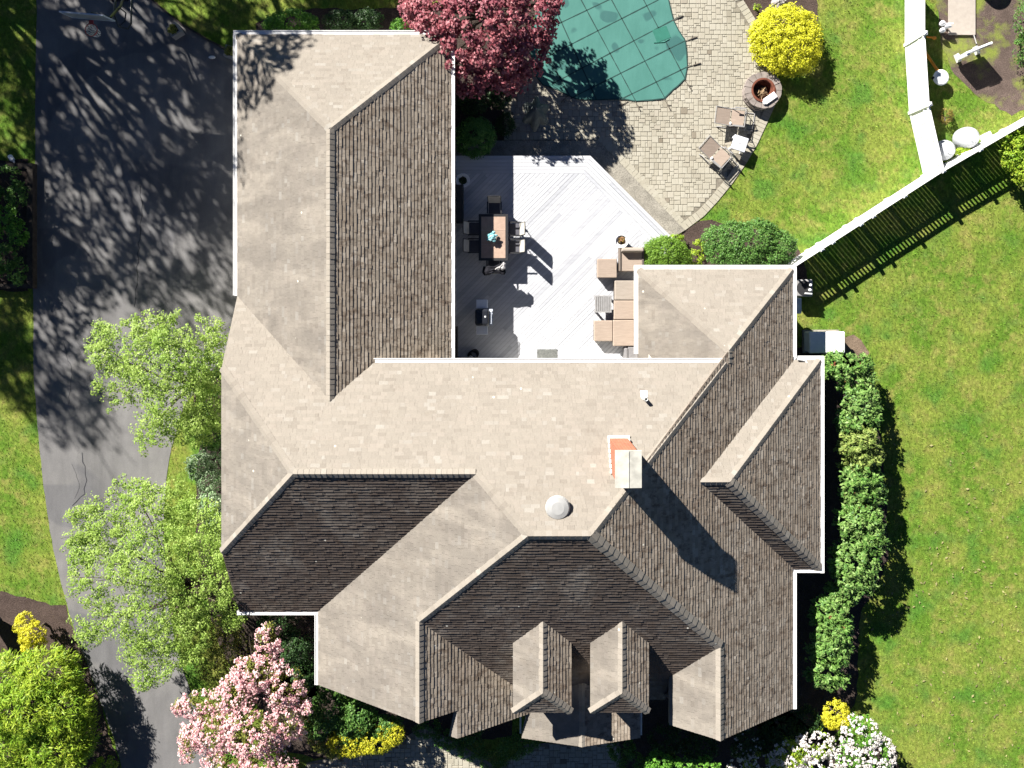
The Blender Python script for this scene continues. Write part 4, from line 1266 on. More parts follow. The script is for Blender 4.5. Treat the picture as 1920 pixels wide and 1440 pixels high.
# slatted side table
a, b = P(1115, 554, DZ + .5), P(1147, 586, DZ + .5); cx, cy, w = (a.x + b.x) / 2, (a.y + b.y) / 2, .68
t = thing('slatted_table', 'square grey slatted side table in front of the sofa', 'side table', (cx, cy, DZ))
mb = MB()
for k in range(9): mb.box((cx - w / 2 + (k + .5) * w / 9, cy, DZ + .485), (w / 9 - .018, w - .1, .03))
for sy in (-1, 1): mb.box((cx, cy + sy * (w / 2 - .025), DZ + .484), (w, .05, .034))
mb.build('tabletop', M['slat'], t)
mb = MB(); mb.box((cx, cy, DZ + .455), (w - .04, w - .04, .02)); mb.build('under_shelf', M['wicker'], t)
for sx in (-1, 1):
    for sy in (-1, 1):
        mb = MB(); mb.box((cx + sx * (w / 2 - .06), cy + sy * (w / 2 - .06), DZ + .23), (.07, .07, .45)); mb.build('leg', M['slat'], t)
t, cx, cy, d = cube_seat('armchair', 'dark grey armchair half hidden under the roof edge at the sofa end', 'armchair', 1178, 651, 1212, 680, .52, 'grey')
a = P(1174, 663, DZ + .45); mb = MB(); mb.rbox((a.x, cy, DZ + .30), (.13, d[1] - .08, .5), .04); mb.build('armrest', M['grey'], t)

# =================================================================== PATIO THINGS
def lounger(label, x, y, rz):
    t = thing('lounge_chair', label, 'lounge chair', P(x, y, .03), 'tan lounge chairs on the patio'); return t
lc = thing('lounge_chair', 'tan sling lounge chair closer to the fire pit', 'lounge chair', (0, 0, 0), 'tan lounge chairs on the patio')
# local +x = towards the feet, origin under the seat edge
mb = MB(); mb.add([(-.62, -.33, .53), (-.62, .33, .53), (-.02, .33, .40), (-.02, -.33, .40), (-.62, -.33, .515), (-.62, .33, .515), (-.02, .33, .385), (-.02, -.33, .385)], [(0, 1, 2, 3), (7, 6, 5, 4), (0, 3, 7, 4), (1, 5, 6, 2), (0, 4, 5, 1), (2, 6, 7, 3)]); mb.build('backrest', M['tan'], lc)
mb = MB(); mb.add([(.04, -.31, .39), (.04, .31, .39), (.55, .31, .42), (.55, -.31, .42), (.04, -.31, .375), (.04, .31, .375), (.55, .31, .405), (.55, -.31, .405)], [(0, 1, 2, 3), (7, 6, 5, 4), (0, 3, 7, 4), (1, 5, 6, 2), (0, 4, 5, 1), (2, 6, 7, 3)]); mb.build('seat', M['tan'], lc)
mb = MB()
for sy in (-1, 1):
    y = sy * .345
    mb.tube([(-.66, y, .55), (0, y, .39), (.60, y, .43)], .017, 6)
    mb.tube([(-.45, y * 1.05, .02), (.0, y * 1.05, .38), (.22, y * 1.06, .60), (.55, y * 1.06, .62), (.66, y * 1.05, .40), (.72, y * 1.05, .02), (1.08, y * 1.05, .02)], .017, 6)
    mb.tube([(-.45, y * 1.05, .02), (.72, y * 1.05, .02)], .015, 6)
    mb.box((.30, y * 1.06, .625), (.42, .05, .025))
mb.tube([(1.08, -.36, .02), (1.08, .36, .02)], .018, 6); mb.tube([(.60, -.345, .43), (.60, .345, .43)], .017, 6); mb.tube([(.72, -.36, .20), (.72, .36, .20)], .015, 6); mb.tube([(-.66, -.345, .55), (-.66, .345, .55)], .016, 6)
mb.build('chair_frame', M['slat'], lc)
mb = MB()
for k in range(3): mb.box((.60 + .045 * k, 0, .36 - .03 * k), (.02, .60, .015))
mb.build('foot_straps', M['black'], lc)
mb = MB(); mb.blob((.02, -.26, .43), (.05, .06, .03), 10, 6); mb.build('armrest_pad', M['plastic'], lc)
c = P(1368, 221, .3); lc.location = (c.x, c.y, .03); lc.rotation_euler = (0, 0, math.radians(-7))
c = P(1340, 288, .3); dup(lc, (c.x, c.y, .03), math.radians(-41), 'tan sling lounge chair on the far side of the white table from the fire pit')
mb = MB(); c = P(1387, 269, .5); t = thing('side_table', 'small square white plastic table between the two lounge chairs', 'side table', (c.x, c.y, .03))
R = math.radians(-18); mb.rbox((c.x, c.y, .50), (.60, .60, .05), .02, R); mb.build('tabletop', plain('bluish white plastic', (.52, .53, .58), .4, .4, var=.03), t)
mb = MB(); mb.lathe((c.x, c.y, .52), [(.03, 0), (.03, .008), (0, .008)], 10); mb.build('umbrella_hole', M['slat'], t)
for sx in (-1, 1):
    for sy in (-1, 1):
        v = Matrix.Rotation(R, 3, 'Z') @ Vector((sx * .25, sy * .25, 0)); mb = MB(); mb.box((c.x + v.x, c.y + v.y, .25), (.07, .07, .46), R); mb.build('leg', M['plastic'], t)
# fire pit
fz = .42; c = P(1431, 169, fz); t = thing('fire_pit', 'round stone fire pit with a rusty liner full of ash and twigs', 'fire pit', (c.x, c.y, .0))
mb = MB(); rg = random.Random(5)
for lvl in range(3):
    n = 15
    for k in range(n):
        a0 = 2 * math.pi * (k + lvl * .5) / n + .012; a1 = 2 * math.pi * (k + 1 + lvl * .5) / n - .012; r1 = .755 + rg.uniform(-.03, .02); r0 = .43
        z0, z1 = .02 + lvl * .135, .02 + (lvl + 1) * .135 - .006 + (rg.uniform(-.01, .012) if lvl == 2 else 0)
        am = (a0 + a1) / 2; pts = [(c.x + r0 * math.cos(a0), c.y + r0 * math.sin(a0)), (c.x + r1 * math.cos(a0), c.y + r1 * math.sin(a0)), (c.x + (r1 + .01) * math.cos(am), c.y + (r1 + .01) * math.sin(am)), (c.x + r1 * math.cos(a1), c.y + r1 * math.sin(a1)), (c.x + r0 * math.cos(a1), c.y + r0 * math.sin(a1)), (c.x + r0 * math.cos(am), c.y + r0 * math.sin(am))]
        mb.prism(pts, z0, z1)
mb.build('stone_ring', M['stone'], t)
mb = MB(); mb.lathe((c.x, c.y, 0), [(.50, .455), (.425, .46), (.40, .44), (.37, .14), (.34, .05), (0, .05)], 30, cap=False); mb.build('liner', M['rust'], t)
mb = MB(); mb.blob((c.x, c.y - .06, .06), (.33, .28, .10), 18, 8, .16, 4); mb.build('ash_heap', M['ash'], t)
mb = MB()
for k in range(46):
    a = rg.uniform(0, 6.3); r = rg.uniform(0, .2); q = Vector((c.x + math.cos(a) * r, c.y + math.sin(a) * r - .05, .18 + rg.uniform(-.03, .09))); b = rg.uniform(0, 6.3); l = rg.uniform(.08, .2)
    mb.tube([q, q + Vector((math.cos(b) * l, math.sin(b) * l, rg.uniform(-.05, .05)))], rg.uniform(.006, .014), 5)
mb.build('twigs', M['twig'], t)
c2 = P(1444, 184, .46); mb = MB(); mb.rbox((c2.x, c2.y, .47), (.56, .26, .05), .02, math.radians(35)); mb.blob((c2.x - .2, c2.y - .16, .47), (.12, .1, .04), 10, 6, .1, 2)
tag(mb.build('cloth', M['towel']), 'folded white cloth lying on the rim of the fire pit', 'cloth')
# folded patio umbrella in the maple shade
c = P(1004, 216, .9); t = thing('patio_umbrella', 'drooping grey green patio umbrella standing in the maple shade by the pool', 'umbrella', (c.x, c.y, .0))
mb = MB(); n = 48; vv = [(c.x, c.y, 2.0)]; rings = ((.12, 1.9), (.34, 1.72), (.54, 1.45), (.66, 1.15))
rg = random.Random(2)
for r, z in rings:
    for k in range(n):
        a = 2 * math.pi * k / n; fold = .5 + .5 * math.cos(a * 6 + .4); q = r * (1 - .34 * fold * min(1, r * 2.2)); vv.append((c.x + q * math.cos(a) * .9, c.y + q * math.sin(a) * 1.1, z - .10 * (1 - fold) * r))
ff = [(0, 1 + k, 1 + (k + 1) % n) for k in range(n)]
for j in range(len(rings) - 1):
    for k in range(n): ff.append((1 + j * n + k, 1 + (j + 1) * n + k, 1 + (j + 1) * n + (k + 1) % n, 1 + j * n + (k + 1) % n))
mb.add(vv, ff); mb.build('canopy', M['umbrella'], t)
mb = MB(); mb.tube([(c.x, c.y, .05), (c.x, c.y, 2.06)], .024, 8); mb.build('pole', M['slat'], t)
mb = MB(); mb.lathe((c.x, c.y, .03), [(.28, 0), (.28, .06), (.06, .12), (.05, .3), (0, .3)], 20); mb.build('base', M['rubber'], t)
# stones in the mulch by the golden shrub
for i, (x, y, rx, ry, rz, lab) in enumerate([(1457, 6, .24, .26, .16, 'large grey stone behind the golden round shrub'), (1470, 3, .12, .14, .12, 'pale small rock next to the large grey stone')]):
    q = P(x, y, rz); mb = MB(); mb.blob((q.x, q.y, rz * .6), (rx, ry, rz), 14, 9, .12, i + 3); tag(mb.build('garden_stone', M['rock'], smooth=False), lab, 'stone', 'stones in the mulch bed')

# =================================================================== RIGHT SIDE: fence, yard
def fence(name, label, base, gap=.010, h_mid=1.02, h_top=1.40, posts=None, hp=1.5, bw_=.09):
    t = thing(name, label, 'fence', (base[0].x, base[0].y, 0), 'white vinyl fences')
    brd = MB(); rl = MB(); bal = MB()
    for a, b in zip(base[:-1], base[1:]):
        d = b - a; Ln = d.length; u = d.normalized(); ang = math.atan2(u.y, u.x); c = (a + b) / 2
        w = .145; n = int(Ln / (w + gap))
        for k in range(n):
            q = a + u * ((k + .5) * (Ln / n)); brd.box((q.x, q.y, .06 + (h_mid - .06) / 2), (w, .022, h_mid - .06), ang)
        for z, hh, th in ((.09, .12, .05), (h_mid + .04, .12, .05), (h_top - .02, .10, .075)):
            rl.box((c.x, c.y, z), (Ln, th, hh), ang)
        m = int(Ln / .16)
        for k in range(m):
            q = a + u * ((k + .5) * Ln / m); bal.box((q.x, q.y, (h_mid + h_top) / 2), (bw_, .022, h_top - h_mid), ang)
    brd.build('boards', M['vinyl'], t); rl.build('rails', M['vinyl'], t); bal.build('balusters', M['vinyl'], t)
    for q, u in posts:
        mb = MB(); ang = math.atan2(u.y, u.x); mb.box((q.x, q.y, hp / 2), (.125, .125, hp), ang)
        o = mb.build('post', M['vinyl'], t)
        mb = MB(); mb.box((q.x, q.y, hp + .02), (.16, .16, .04), ang); mb.box((q.x, q.y, hp + .065), (.15, .15, .05), ang, taper=.25); mb.build('post_cap', M['vinyl'], o)
    return t
b1 = [P(1697, -40), P(1697, 85), P(1705, 212), P(1731, 326)]
def on(a, b, f): return a.lerp(b, f), (b - a).normalized()
fence('garden_fence', 'white vinyl fence running straight down beside the bare play yard', b1, posts=[(b1[1], b1[2] - b1[1]), (b1[2], b1[3] - b1[2])], bw_=.14)
b2 = [P(1462, 503), P(1729, 331), P(1876, 246), P(2010, 170)]
ps = []
for x in (1512, 1532, 1582, 1604, 1660): ps.append(on(b2[0], b2[1], (x - 1462) / (1729 - 1462)))
ps.append((b2[1], b2[1] - b2[0])); ps.append(on(b2[1], b2[2], .45)); ps.append((b2[2], b2[2] - b2[1]))
fence('garden_fence', 'white vinyl fence running slantwise from the house corner across the lawn', b2, posts=ps)

def tank(label, x, y, h, r):
    c = P(x, y, h * .6); t = thing('tank', label, 'tank', (c.x, c.y, 0), 'white domed tanks')
    mb = MB(); mb.lathe((c.x, c.y, 0), [(r * .86, 0), (r * .97, .08), (r, h * .35), (r * .97, h * .6), (r * .86, h * .8), (r * .62, h * .93), (r * .3, h * .985), (0, h)], 30); mb.build('tank_body', M['tank'], t, smooth=True)
    k = Vector((c.x + r * .25, c.y - r * .22, 0)); mb = MB(); mb.lathe((k.x, k.y, h * .80), [(r * .36, 0), (r * .36, h * .24), (r * .30, h * .27), (0, h * .275)], 24); mb.build('tank_lid', M['tank'], t)
tank('white domed tank tucked right in the corner where the fences meet', 1772, 281, .62, .42)
tank('white domed tank standing just outside the fence corner, beside the play yard grass', 1815, 258, .70, .46)
c = P(1852, 255, .3); mb = MB(); mb.box((c.x, c.y, .15), (.3, .24, .3), .5, taper=.9); mb.rbox((c.x, c.y, .32), (.34, .28, .05), .02, .5); tag(mb.build('plastic_bin', M['plastic']), 'low white plastic bin half hidden behind the outer domed tank', 'bin')
# leaning orange toy with white head
a, b = P(1735, 98, .25), P(1759, 134, .34); t = thing('lollipop_toy', 'orange pole with a round white head leaning inside the fence', 'toy', (a.x, a.y, 0))
mb = MB(); mb.tube([a - Vector((.2, -.3, .25)), a, b], .055, 10); mb.build('pole', M['orange'], t)
mb = MB(); q = P(1765, 145, .4); mb.lathe((q.x, q.y, .28), [(.2, 0), (.31, .05), (.33, .10), (.28, .15), (.12, .18), (0, .18)], 24); mb.build('head', M['plastic'], t)
mb = MB(); q = P(1750, 146, .36); mb.blob((q.x, q.y, .36), (.07, .06, .06)); mb.build('knob', M['rubber'], t)
mb = MB(); q = P(1762, 147, 0); mb.tube([(q.x, q.y, 0), (q.x, q.y, .30)], .05, 8); mb.build('stand', M['rubber'], t)
a, b = P(1738, 69, .12), P(1752, 71, .12); mb = MB(); mb.tube([a, b], .04, 8); mb.blob((b.x, b.y, .12), (.09, .07, .06)); tag(mb.build('toy_bat', M['orange']), 'small orange stick lying in the fence shade', 'toy')
# white upright panel
c = P(1832, 92, .8); t = thing('toy_easel', 'upright white panel casting a square shadow on the dirt', 'panel', (c.x, c.y, 0)); ang = math.radians(22); R = Matrix.Rotation(ang, 3, 'Z')
mb = MB(); mb.rbox((c.x, c.y, .62), (1.15, .10, .74), .04, ang); v = R @ Vector((-.50, -.03, 0)); mb.box((c.x + v.x, c.y + v.y, .62), (.2, .16, .60), ang); mb.build('panel', M['plastic'], t)
mb = MB(); v = R @ Vector((.18, -.06, 0)); mb.box((c.x + v.x, c.y + v.y, .99), (.5, .035, .02), ang); mb.build('slot', M['rubber'], t)
for sx in (-1, 1):
    v = R @ Vector((sx * .42, 0, 0)); mb = MB(); mb.box((c.x + v.x, c.y + v.y, .13), (.07, .34, .25), ang); mb.build('foot', M['plastic'], t)
mb = MB(); a, b = P(1826, 66, .12), P(1831, 82, .5); mb.tube([a, b], .02, 6); mb.build('cord', M['slat'], t)
# beige platform and an unseen barrel added beyond the frame for its shadow
a, b = P(1779, -30, .10), P(1829, 65, .10); t = thing('platform', 'flat beige board platform at the top edge of the play yard', 'platform', ((a.x + b.x) / 2, (a.y + b.y) / 2, 0))
mb = MB(); mb.box(((a.x + b.x) / 2, (a.y + b.y) / 2, .075), (abs(b.x - a.x), abs(a.y - b.y), .05)); mb.build('board', M['beige'], t)
mb = MB(); mb.box(((a.x + b.x) / 2, (a.y + b.y) / 2, .025), (abs(b.x - a.x) - .1, abs(a.y - b.y) - .1, .05)); mb.build('base', M['timber'], t)
c = Vector((19.2, 13.45, 0)); t = thing('shadow_barrel', 'unseen dark barrel added past the top edge to cast a shadow on the platform', 'barrel', (c.x, c.y, 0))
mb = MB(); mb.lathe((c.x, c.y, .1), [(.50, 0), (.56, .3), (.56, .7), (.50, 1.0), (.3, 1.06), (0, 1.06)], 24); mb.build('barrel_body', M['rubber'], t, smooth=False)
mb = MB()
for x, y, rx, ry in ((1767, 44, .13, .11), (1767, 57, .12, .10), (1777, 50, .17, .07)):
    q = P(x, y, .35); mb.blob((q.x, q.y, .36), (rx, ry, .12), 12, 8)
q = P(1769, 50, 0); mb.tube([(q.x - .1, q.y + .1, 0), (q.x, q.y, .36)], .02, 6); mb.tube([(q.x + .12, q.y - .1, 0), (q.x, q.y, .36)], .02, 6); mb.tube([(q.x - .1, q.y, .36), (q.x + .2, q.y, .36)], .03, 6)
tag(mb.build('toy_tricycle', M['plastic']), 'little white toy with three rounded pads beside the beige platform', 'toy')

# generator, condenser, meter
c = P(1551, 642, .72); t = thing('generator', 'white rounded standby generator on the grass beside the house', 'generator', (c.x, c.y, 0))
mb = MB(); mb.box((c.x, c.y, .06), (1.5, .95, .12)); mb.build('pad', M['slab'], t)
mb = MB(); mb.rbox((c.x, c.y, .38), (1.40, .82, .52), .08); mb.build('cabinet', M['plastic'], t)
mb = MB(); mb.rbox((c.x, c.y, .68), (1.46, .88, .12), .11, seg=5); mb.build('lid', M['plastic'], t)
c = P(1507, 540, .7); t = thing('air_conditioner', 'dark air conditioner with white pipe ends in the fence shade', 'air conditioner', (c.x, c.y, 0))
mb = MB(); mb.rbox((c.x, c.y, .36), (.74, .70, .72), .06); mb.build('cabinet', M['slat'], t)
mb = MB(); mb.lathe((c.x, c.y, .725), [(.30, 0), (.30, .012), (.06, .02), (0, .02)], 24)
mb.build('fan_grill', M['rubber'], t)
mb = MB()
for dx, dy in ((.24, .12), (.22, -.08)): mb.lathe((c.x + dx, c.y + dy, .70), [(.055, 0), (.055, .12), (.03, .14), (0, .14)], 12)
mb.tube([(c.x + .02, c.y - .22, .76), (c.x + .3, c.y - .24, .78)], .03, 8)
mb.build('pipe_fittings', M['plastic'], t)
c = P(1491, 573, 1.5); t = thing('meter_box', 'pale electric meter box under the white gutter beside the fence shade', 'meter box', (c.x, c.y, 0))
mb = MB(); mb.rbox((c.x - .02, c.y, 1.45), (.24, .62, .9), .03); mb.build('cabinet', M['lead'], t)
mb = MB(); mb.lathe((c.x + .12, c.y, 1.5), [(.12, 0), (.12, .06), (0, .08)], 16, M=Matrix.Rotation(math.pi / 2, 3, 'Y')); mb.build('meter_dial', M['glass'], t)
mb = MB(); mb.tube([(c.x - .05, c.y - .1, 0), (c.x - .05, c.y - .1, 1.1)], .03, 8); mb.build('conduit', M['lead'], t)

# =================================================================== DRIVEWAY THINGS
c = P(166, 34, 3.3); t = thing('basketball_hoop', 'portable basketball hoop with a red rim and grey backboard over the drive', 'basketball hoop', (P(225, 15, 0).x, P(225, 15, 0).y, 0))
a, b = P(124, 27, 3.4), P(204, 34, 3.4); d = b - a; ang = math.atan2(d.y, d.x); cc = (a + b) / 2
Rb = Matrix.Rotation(ang, 3, 'Z') @ Matrix.Rotation(math.radians(6), 3, 'X')
mb = MB(); mb.box(cc, (d.length, .035, .80), M=Rb); bb = mb.build('backboard', M['board'], t)
mb = MB()
for sz in (-1, 1): mb.box(cc + Rb @ Vector((0, 0, sz * .40)), (d.length + .03, .05, .04), M=Rb)
for sx in (-1, 1): mb.box(cc + Rb @ Vector((sx * d.length / 2, 0, 0)), (.04, .05, .80), M=Rb)
mb.build('board_frame', M['steel'], bb)
rc = P(171, 56, 3.05); mb = MB(); mb.tube([rc + Vector((math.cos(q) * .23, math.sin(q) * .23, 0)) for q in [2 * math.pi * k / 24 for k in range(25)]], .018, 6); mb.box(rc + Vector((0, .29, 0)), (.16, .14, .03)); rim = mb.build('rim', M['red'], t)
mb = MB()
for k in range(12):
    a0 = 2 * math.pi * k / 12
    for sg in (-1, 1):
        mb.tube([rc + Vector((math.cos(a0 + sg * q * .5) * (.22 - .09 * q), math.sin(a0 + sg * q * .5) * (.22 - .09 * q), -.42 * q)) for q in (0, .35, .7, 1)], .009, 4)
mb.build('net', M['net'], rim)
base = P(222, 18, 0.1)
mb = MB(); pt = P(206, 42, 2.9)
mb.tube([P(232, -6, .15), P(226, 12, 1.6), pt + Vector((.12, .1, .2))], .05, 10); mb.build('pole', M['black'], t)
mb = MB()
for s_ in (-.12, .12):
    mb.tube([pt + Vector((.12, .1, .2 + s_)), cc + Vector((.25, .06, s_ + .1))], .022, 6)
mb.tube([P(218, -12, 1.9), P(214, 28, 2.3), P(222, 50, 2.2), P(240, 54, 2.1), P(246, 44, 2.0), P(246, -12, 1.5)], .035, 8)
mb.tube([P(214, 18, 2.1), P(226, 16, 2.1), P(236, 24, 2.1), P(234, 40, 2.1), P(224, 48, 2.1)], .028, 7)
mb.build('lift_arms', M['black'], t)
mb = MB(); mb.rbox((P(225, -22).x, P(225, -22).y, .12), (.75, 1.1, .22), .06); mb.build('base', M['rubber'], t)
def planter_box(x, y, ang, lab, h=.42, w=.46, lf='olive', sd=1):
    c = P(x, y, h); t = thing('planter_box', lab, 'planter', (c.x, c.y, 0), 'square planters along the lawn edging')
    R = Matrix.Rotation(ang, 3, 'Z'); mb = MB()
    for sx, sy in ((1, 0), (-1, 0), (0, 1), (0, -1)):
        v = R @ Vector((sx * (w / 2 - .03), sy * (w / 2 - .03), 0)); mb.box((c.x + v.x, c.y + v.y, h / 2), (.06 if sx else w - .12, .06 if sy else w, h), ang)
    mb.build('box', M['slat'], t)
    mb = MB(); mb.box((c.x, c.y, h - .10), (w - .13, w - .13, .04), ang); mb.build('soil', M['darkmulch'], t)
    crown('plant', [(c.x, c.y, h + .02, w * .36, w * .36, .18)], L[lf], t, 22, .09, 16, .08, seed=sd, ground=h - .08)
planter_box(325, 55, .55, 'square grey planter with yellowish plant at the lawn edging, nearer the hoop', sd=2)
planter_box(431, 96, -.25, 'square grey planter tucked against the garage corner gutter', lf='olive', sd=3)
mb = MB(); c = P(397, 107, .1); mb.blob((c.x, c.y, .07), (.14, .07, .07), 12, 8, .1, 1); tag(mb.build('pale_rock', M['net']), 'small pale stone on the drive between the two square planters', 'stone')
# timber bed at the left edge
t = thing('raised_bed', 'dark timber raised bed full of leafy hedge plants beside the drive', 'raised bed', (P(20, 420).x, P(20, 420).y, 0))
mb = MB()
for (x0, y0, x1, y1) in ((50, 306, 61, 541), (-50, 306, 50, 316), (-50, 532, 50, 541)):
    a, b = P(x0, y0, .3), P(x1, y1, .3); mb.box(((a.x + b.x) / 2, (a.y + b.y) / 2, .15), (abs(b.x - a.x), abs(a.y - b.y), .3))
mb.build('timber_edge', M['timber'], t)
a, b = P(-50, 316, .24), P(50, 532, .24); mb = MB(); mb.box(((a.x + b.x) / 2, (a.y + b.y) / 2, .11), (abs(b.x - a.x), abs(a.y - b.y), .22)); mb.build('soil', M['darkmulch'], t)
mb = MB(); c = P(24, 297, .1); R = Matrix.Rotation(math.radians(-55), 3, 'Z') @ Matrix.Rotation(math.pi / 2, 3, 'Y')
mb.lathe((c.x - .14, c.y + .12, .1), [(.07, 0), (.095, .03), (.095, .24), (.04, .3), (.035, .36), (0, .36)], 14, M=R); tag(mb.build('plastic_jug', M['plastic']), 'white plastic jug lying at the corner of the timber bed', 'jug')

# =================================================================== PLANTS
def shrub(name, label, cat, blobs, lf, n_sub, sub_r, n_leaf, leaf, group=None, stem=True, extra=None, seed=1, **kw):
    "blobs: (px, py, z, rx, ry, rz) with px at height z and radii in metres"
    bl = []
    for x, y, z, rx_, ry_, rz_ in blobs:
        q = P(x, y, z); bl.append((q.x, q.y, z, rx_, ry_, rz_))
    cx = sum(b[0] for b in bl) / len(bl); cy = sum(b[1] for b in bl) / len(bl)
    t = thing(name, label, cat, (cx, cy, 0), group)
    crown('foliage', bl, L[lf], t, n_sub, sub_r, n_leaf, leaf, seed=seed, **kw)
    if stem: trunk(t, (cx, cy, 0), [(b[0], b[1], b[2]) for b in bl] if len(bl) > 2 else [(cx + .2, cy, bl[0][2]), (cx - .2, cy + .1, bl[0][2]), (cx, cy - .2, bl[0][2])], .05, name='stem', seed=seed)
    if extra:
        nm, lf2, ns, sr, nl, le, kw2 = extra
        crown(nm, bl, L[lf2], t, ns, sr, nl, le, seed=seed + 50, **{**dict(shell=(.95, 1.06), zlow=.05), **kw2})
    return t

# loose spring trees
def tree(name, label, blobs, lf, base, n_sub, sub_r, n_leaf, leaf, group=None, r0=.12, seed=1, extra=None, twigs=3, cat='tree', zs=1.0, sprays=0, **kw):
    bl = []
    for x, y, z, rx_, ry_, rz_ in blobs:
        k = (H - z * zs) / (H - z); z *= zs
        q = P(x, y, z); bl.append((q.x, q.y, z, rx_ * k, ry_ * k, rz_))
    core = list(bl)
    if sprays:
        rs = random.Random(seed + 5); cxm = sum(b[0] for b in bl) / len(bl); cym = sum(b[1] for b in bl) / len(bl)
        for b in list(bl):
            for q in range(sprays):
                a = math.atan2(b[1] - cym, b[0] - cxm) + rs.uniform(-1.1, 1.1); d = rs.uniform(.82, 1.12)
                bl.append((b[0] + math.cos(a) * b[3] * d, b[1] + math.sin(a) * b[4] * d, b[2] + rs.uniform(-.2, .25), rs.uniform(.22, .38), rs.uniform(.22, .38), rs.uniform(.15, .25)))
    b0 = P(*base, 0); t = thing(name, label, cat, (b0.x, b0.y, 0), group)
    trunk(t, (b0.x, b0.y, 0), [(b[0], b[1], b[2]) for b in core], r0, seed=seed, twigs=twigs, wig=.18)
    crown('crown', bl, L[lf], t, n_sub, sub_r, n_leaf, leaf, seed=seed, **kw)
    if extra:
        nm, lf2, ns, sr, nl, le, kw2 = extra
        crown(nm, bl, L[lf2], t, ns, sr, nl, le, seed=seed + 77, **kw2)
    return t
SP = 'light green trees between drive and house'
tree('young_tree', 'airy light green tree over the drive beside the upper left roof corner', [
    (250, 660, 4.6, 1.25, 1.0, .6), (350, 640, 4.4, 1.3, .9, .6), (310, 690, 5.2, 1.3, 1.1, .7), (395, 680, 3.9, .8, 1.1, .6), (235, 720, 4.2, .9, .9, .6), (330, 750, 4.6, 1.2, 1.0, .7), (290, 800, 4.0, .8, .7, .5), (385, 745, 3.6, .8, 1.0, .6), (195, 650, 4.2, .5, .7, .4), (370, 795, 3.4, .7, .7, .5), (280, 615, 4.3, .9, .5, .4)],
    'spring', (385, 720), 1050, .20, 28, .07, SP, .10, 21, zs=.62, sprays=3, shell=(.3, 1.14), up=1.3, width=.75, flat=.9)
tree('young_tree', 'largest light green tree hanging over the lower drive', [
    (200, 985, 4.6, 1.1, .9, .6), (290, 960, 5.0, 1.3, 1.1, .7), (370, 1000, 4.8, 1.1, 1.2, .7), (190, 1080, 4.8, 1.1, 1.1, .6), (280, 1060, 5.6, 1.4, 1.3, .8), (370, 1090, 5.0, 1.2, 1.2, .7), (180, 1160, 4.2, .8, .8, .5), (265, 1160, 4.8, 1.2, 1.0, .6), (345, 1180, 4.4, 1.1, .9, .6), (270, 1230, 4.0, .7, .8, .5), (325, 1225, 3.8, .8, .6, .5), (410, 1040, 4.2, .6, 1.0, .6), (255, 925, 4.4, .9, .5, .4), (165, 1030, 4.2, .5, .7, .4), (430, 1130, 3.4, .6, .8, .5)],
    'spring', (385, 1090), 1650, .21, 28, .07, SP, .11, 22, zs=.6, sprays=3, shell=(.3, 1.14), up=1.3, width=.75, flat=.9)
# red maple
tree('red_maple', 'dark red maple spreading over the roof corner and the pool cover', [
    (900, 40, 4.6, 1.7, 1.5, .9), (820, 20, 4.1, 1.2, 1.2, .8), (985, 30, 4.0, 1.2, 1.3, .8), (860, 95, 3.6, 1.0, 1.0, .8), (930, 110, 3.7, 1.2, 1.0, .8), (985, 95, 3.4, .9, .9, .7), (800, 50, 3.4, .7, .9, .6), (1015, 10, 3.4, .7, .8, .6), (880, 140, 2.9, .8, .8, .6), (950, 140, 2.9, .8, .7, .6), (900, -60, 4.2, 2.2, 1.4, .9), (780, 15, 3.3, .6, .7, .5)],
    'maple', (915, 40), 900, .24, 30, .125, None, .16, 23, zs=.68, shell=(.6, 1.05), up=1.0, width=.8, zlow=-.5)
# pink dogwood
tree('pink_dogwood', 'pink flowering tree at the lower left corner of the house', [
    (505, 1205, 2.9, .5, .7, .4), (480, 1260, 3.0, .8, .7, .5), (530, 1285, 2.9, .7, .8, .5), (440, 1300, 3.0, .8, .7, .5), (375, 1320, 2.8, .8, .6, .5), (400, 1370, 3.0, .9, .8, .5), (470, 1370, 3.2, 1.0, .9, .6), (540, 1350, 2.7, .6, .8, .5), (420, 1430, 2.8, .9, .7, .5), (500, 1430, 2.8, 1.0, .7, .5), (560, 1300, 2.5, .4, .6, .4), (360, 1380, 2.5, .5, .6, .4), (470, 1480, 2.6, 1.2, .6, .5)],
    'olive', (480, 1370), 460, .21, 24, .085, None, .10, 24, sprays=1, shell=(.3, .85), up=.5, extra=('blossom', 'pink', 1150, .12, 16, .07, dict(shell=(.72, 1.1), up=.9, zlow=-.05, width=.9)))
# white flowering shrubs, lower right
tree('white_azalea', 'tall white flowering shrub beside the yellow square shrub', [(1612, 1372, 1.5, .8, .7, .6), (1640, 1410, 1.4, .75, .7, .6), (1590, 1425, 1.5, .8, .7, .6), (1625, 1450, 1.3, .8, .6, .5)], 'bright', (1610, 1405), 130, .18, 26, .085, 'white flowering shrubs', .06, 25, cat='shrub', shell=(.5, .9), extra=('blossom', 'whiteb', 520, .07, 11, .062, dict(shell=(.9, 1.1), up=.9, zlow=.0, width=.95)))
tree('white_azalea', 'wide white flowering shrub at the bottom edge by the light ferny leaves', [(1530, 1395, 1.4, .7, .6, .5), (1480, 1410, 1.3, .7, .6, .5), (1540, 1440, 1.3, .9, .6, .5), (1470, 1450, 1.2, .9, .6, .5), (1425, 1432, 1.2, .7, .45, .4), (1385, 1438, 1.3, .5, .35, .35)], 'lime', (1500, 1430), 150, .18, 26, .085, 'white flowering shrubs', .06, 26, cat='shrub', shell=(.5, .95), extra=('blossom', 'whiteb', 430, .07, 11, .062, dict(shell=(.9, 1.1), up=.9, zlow=.0, width=.95)))
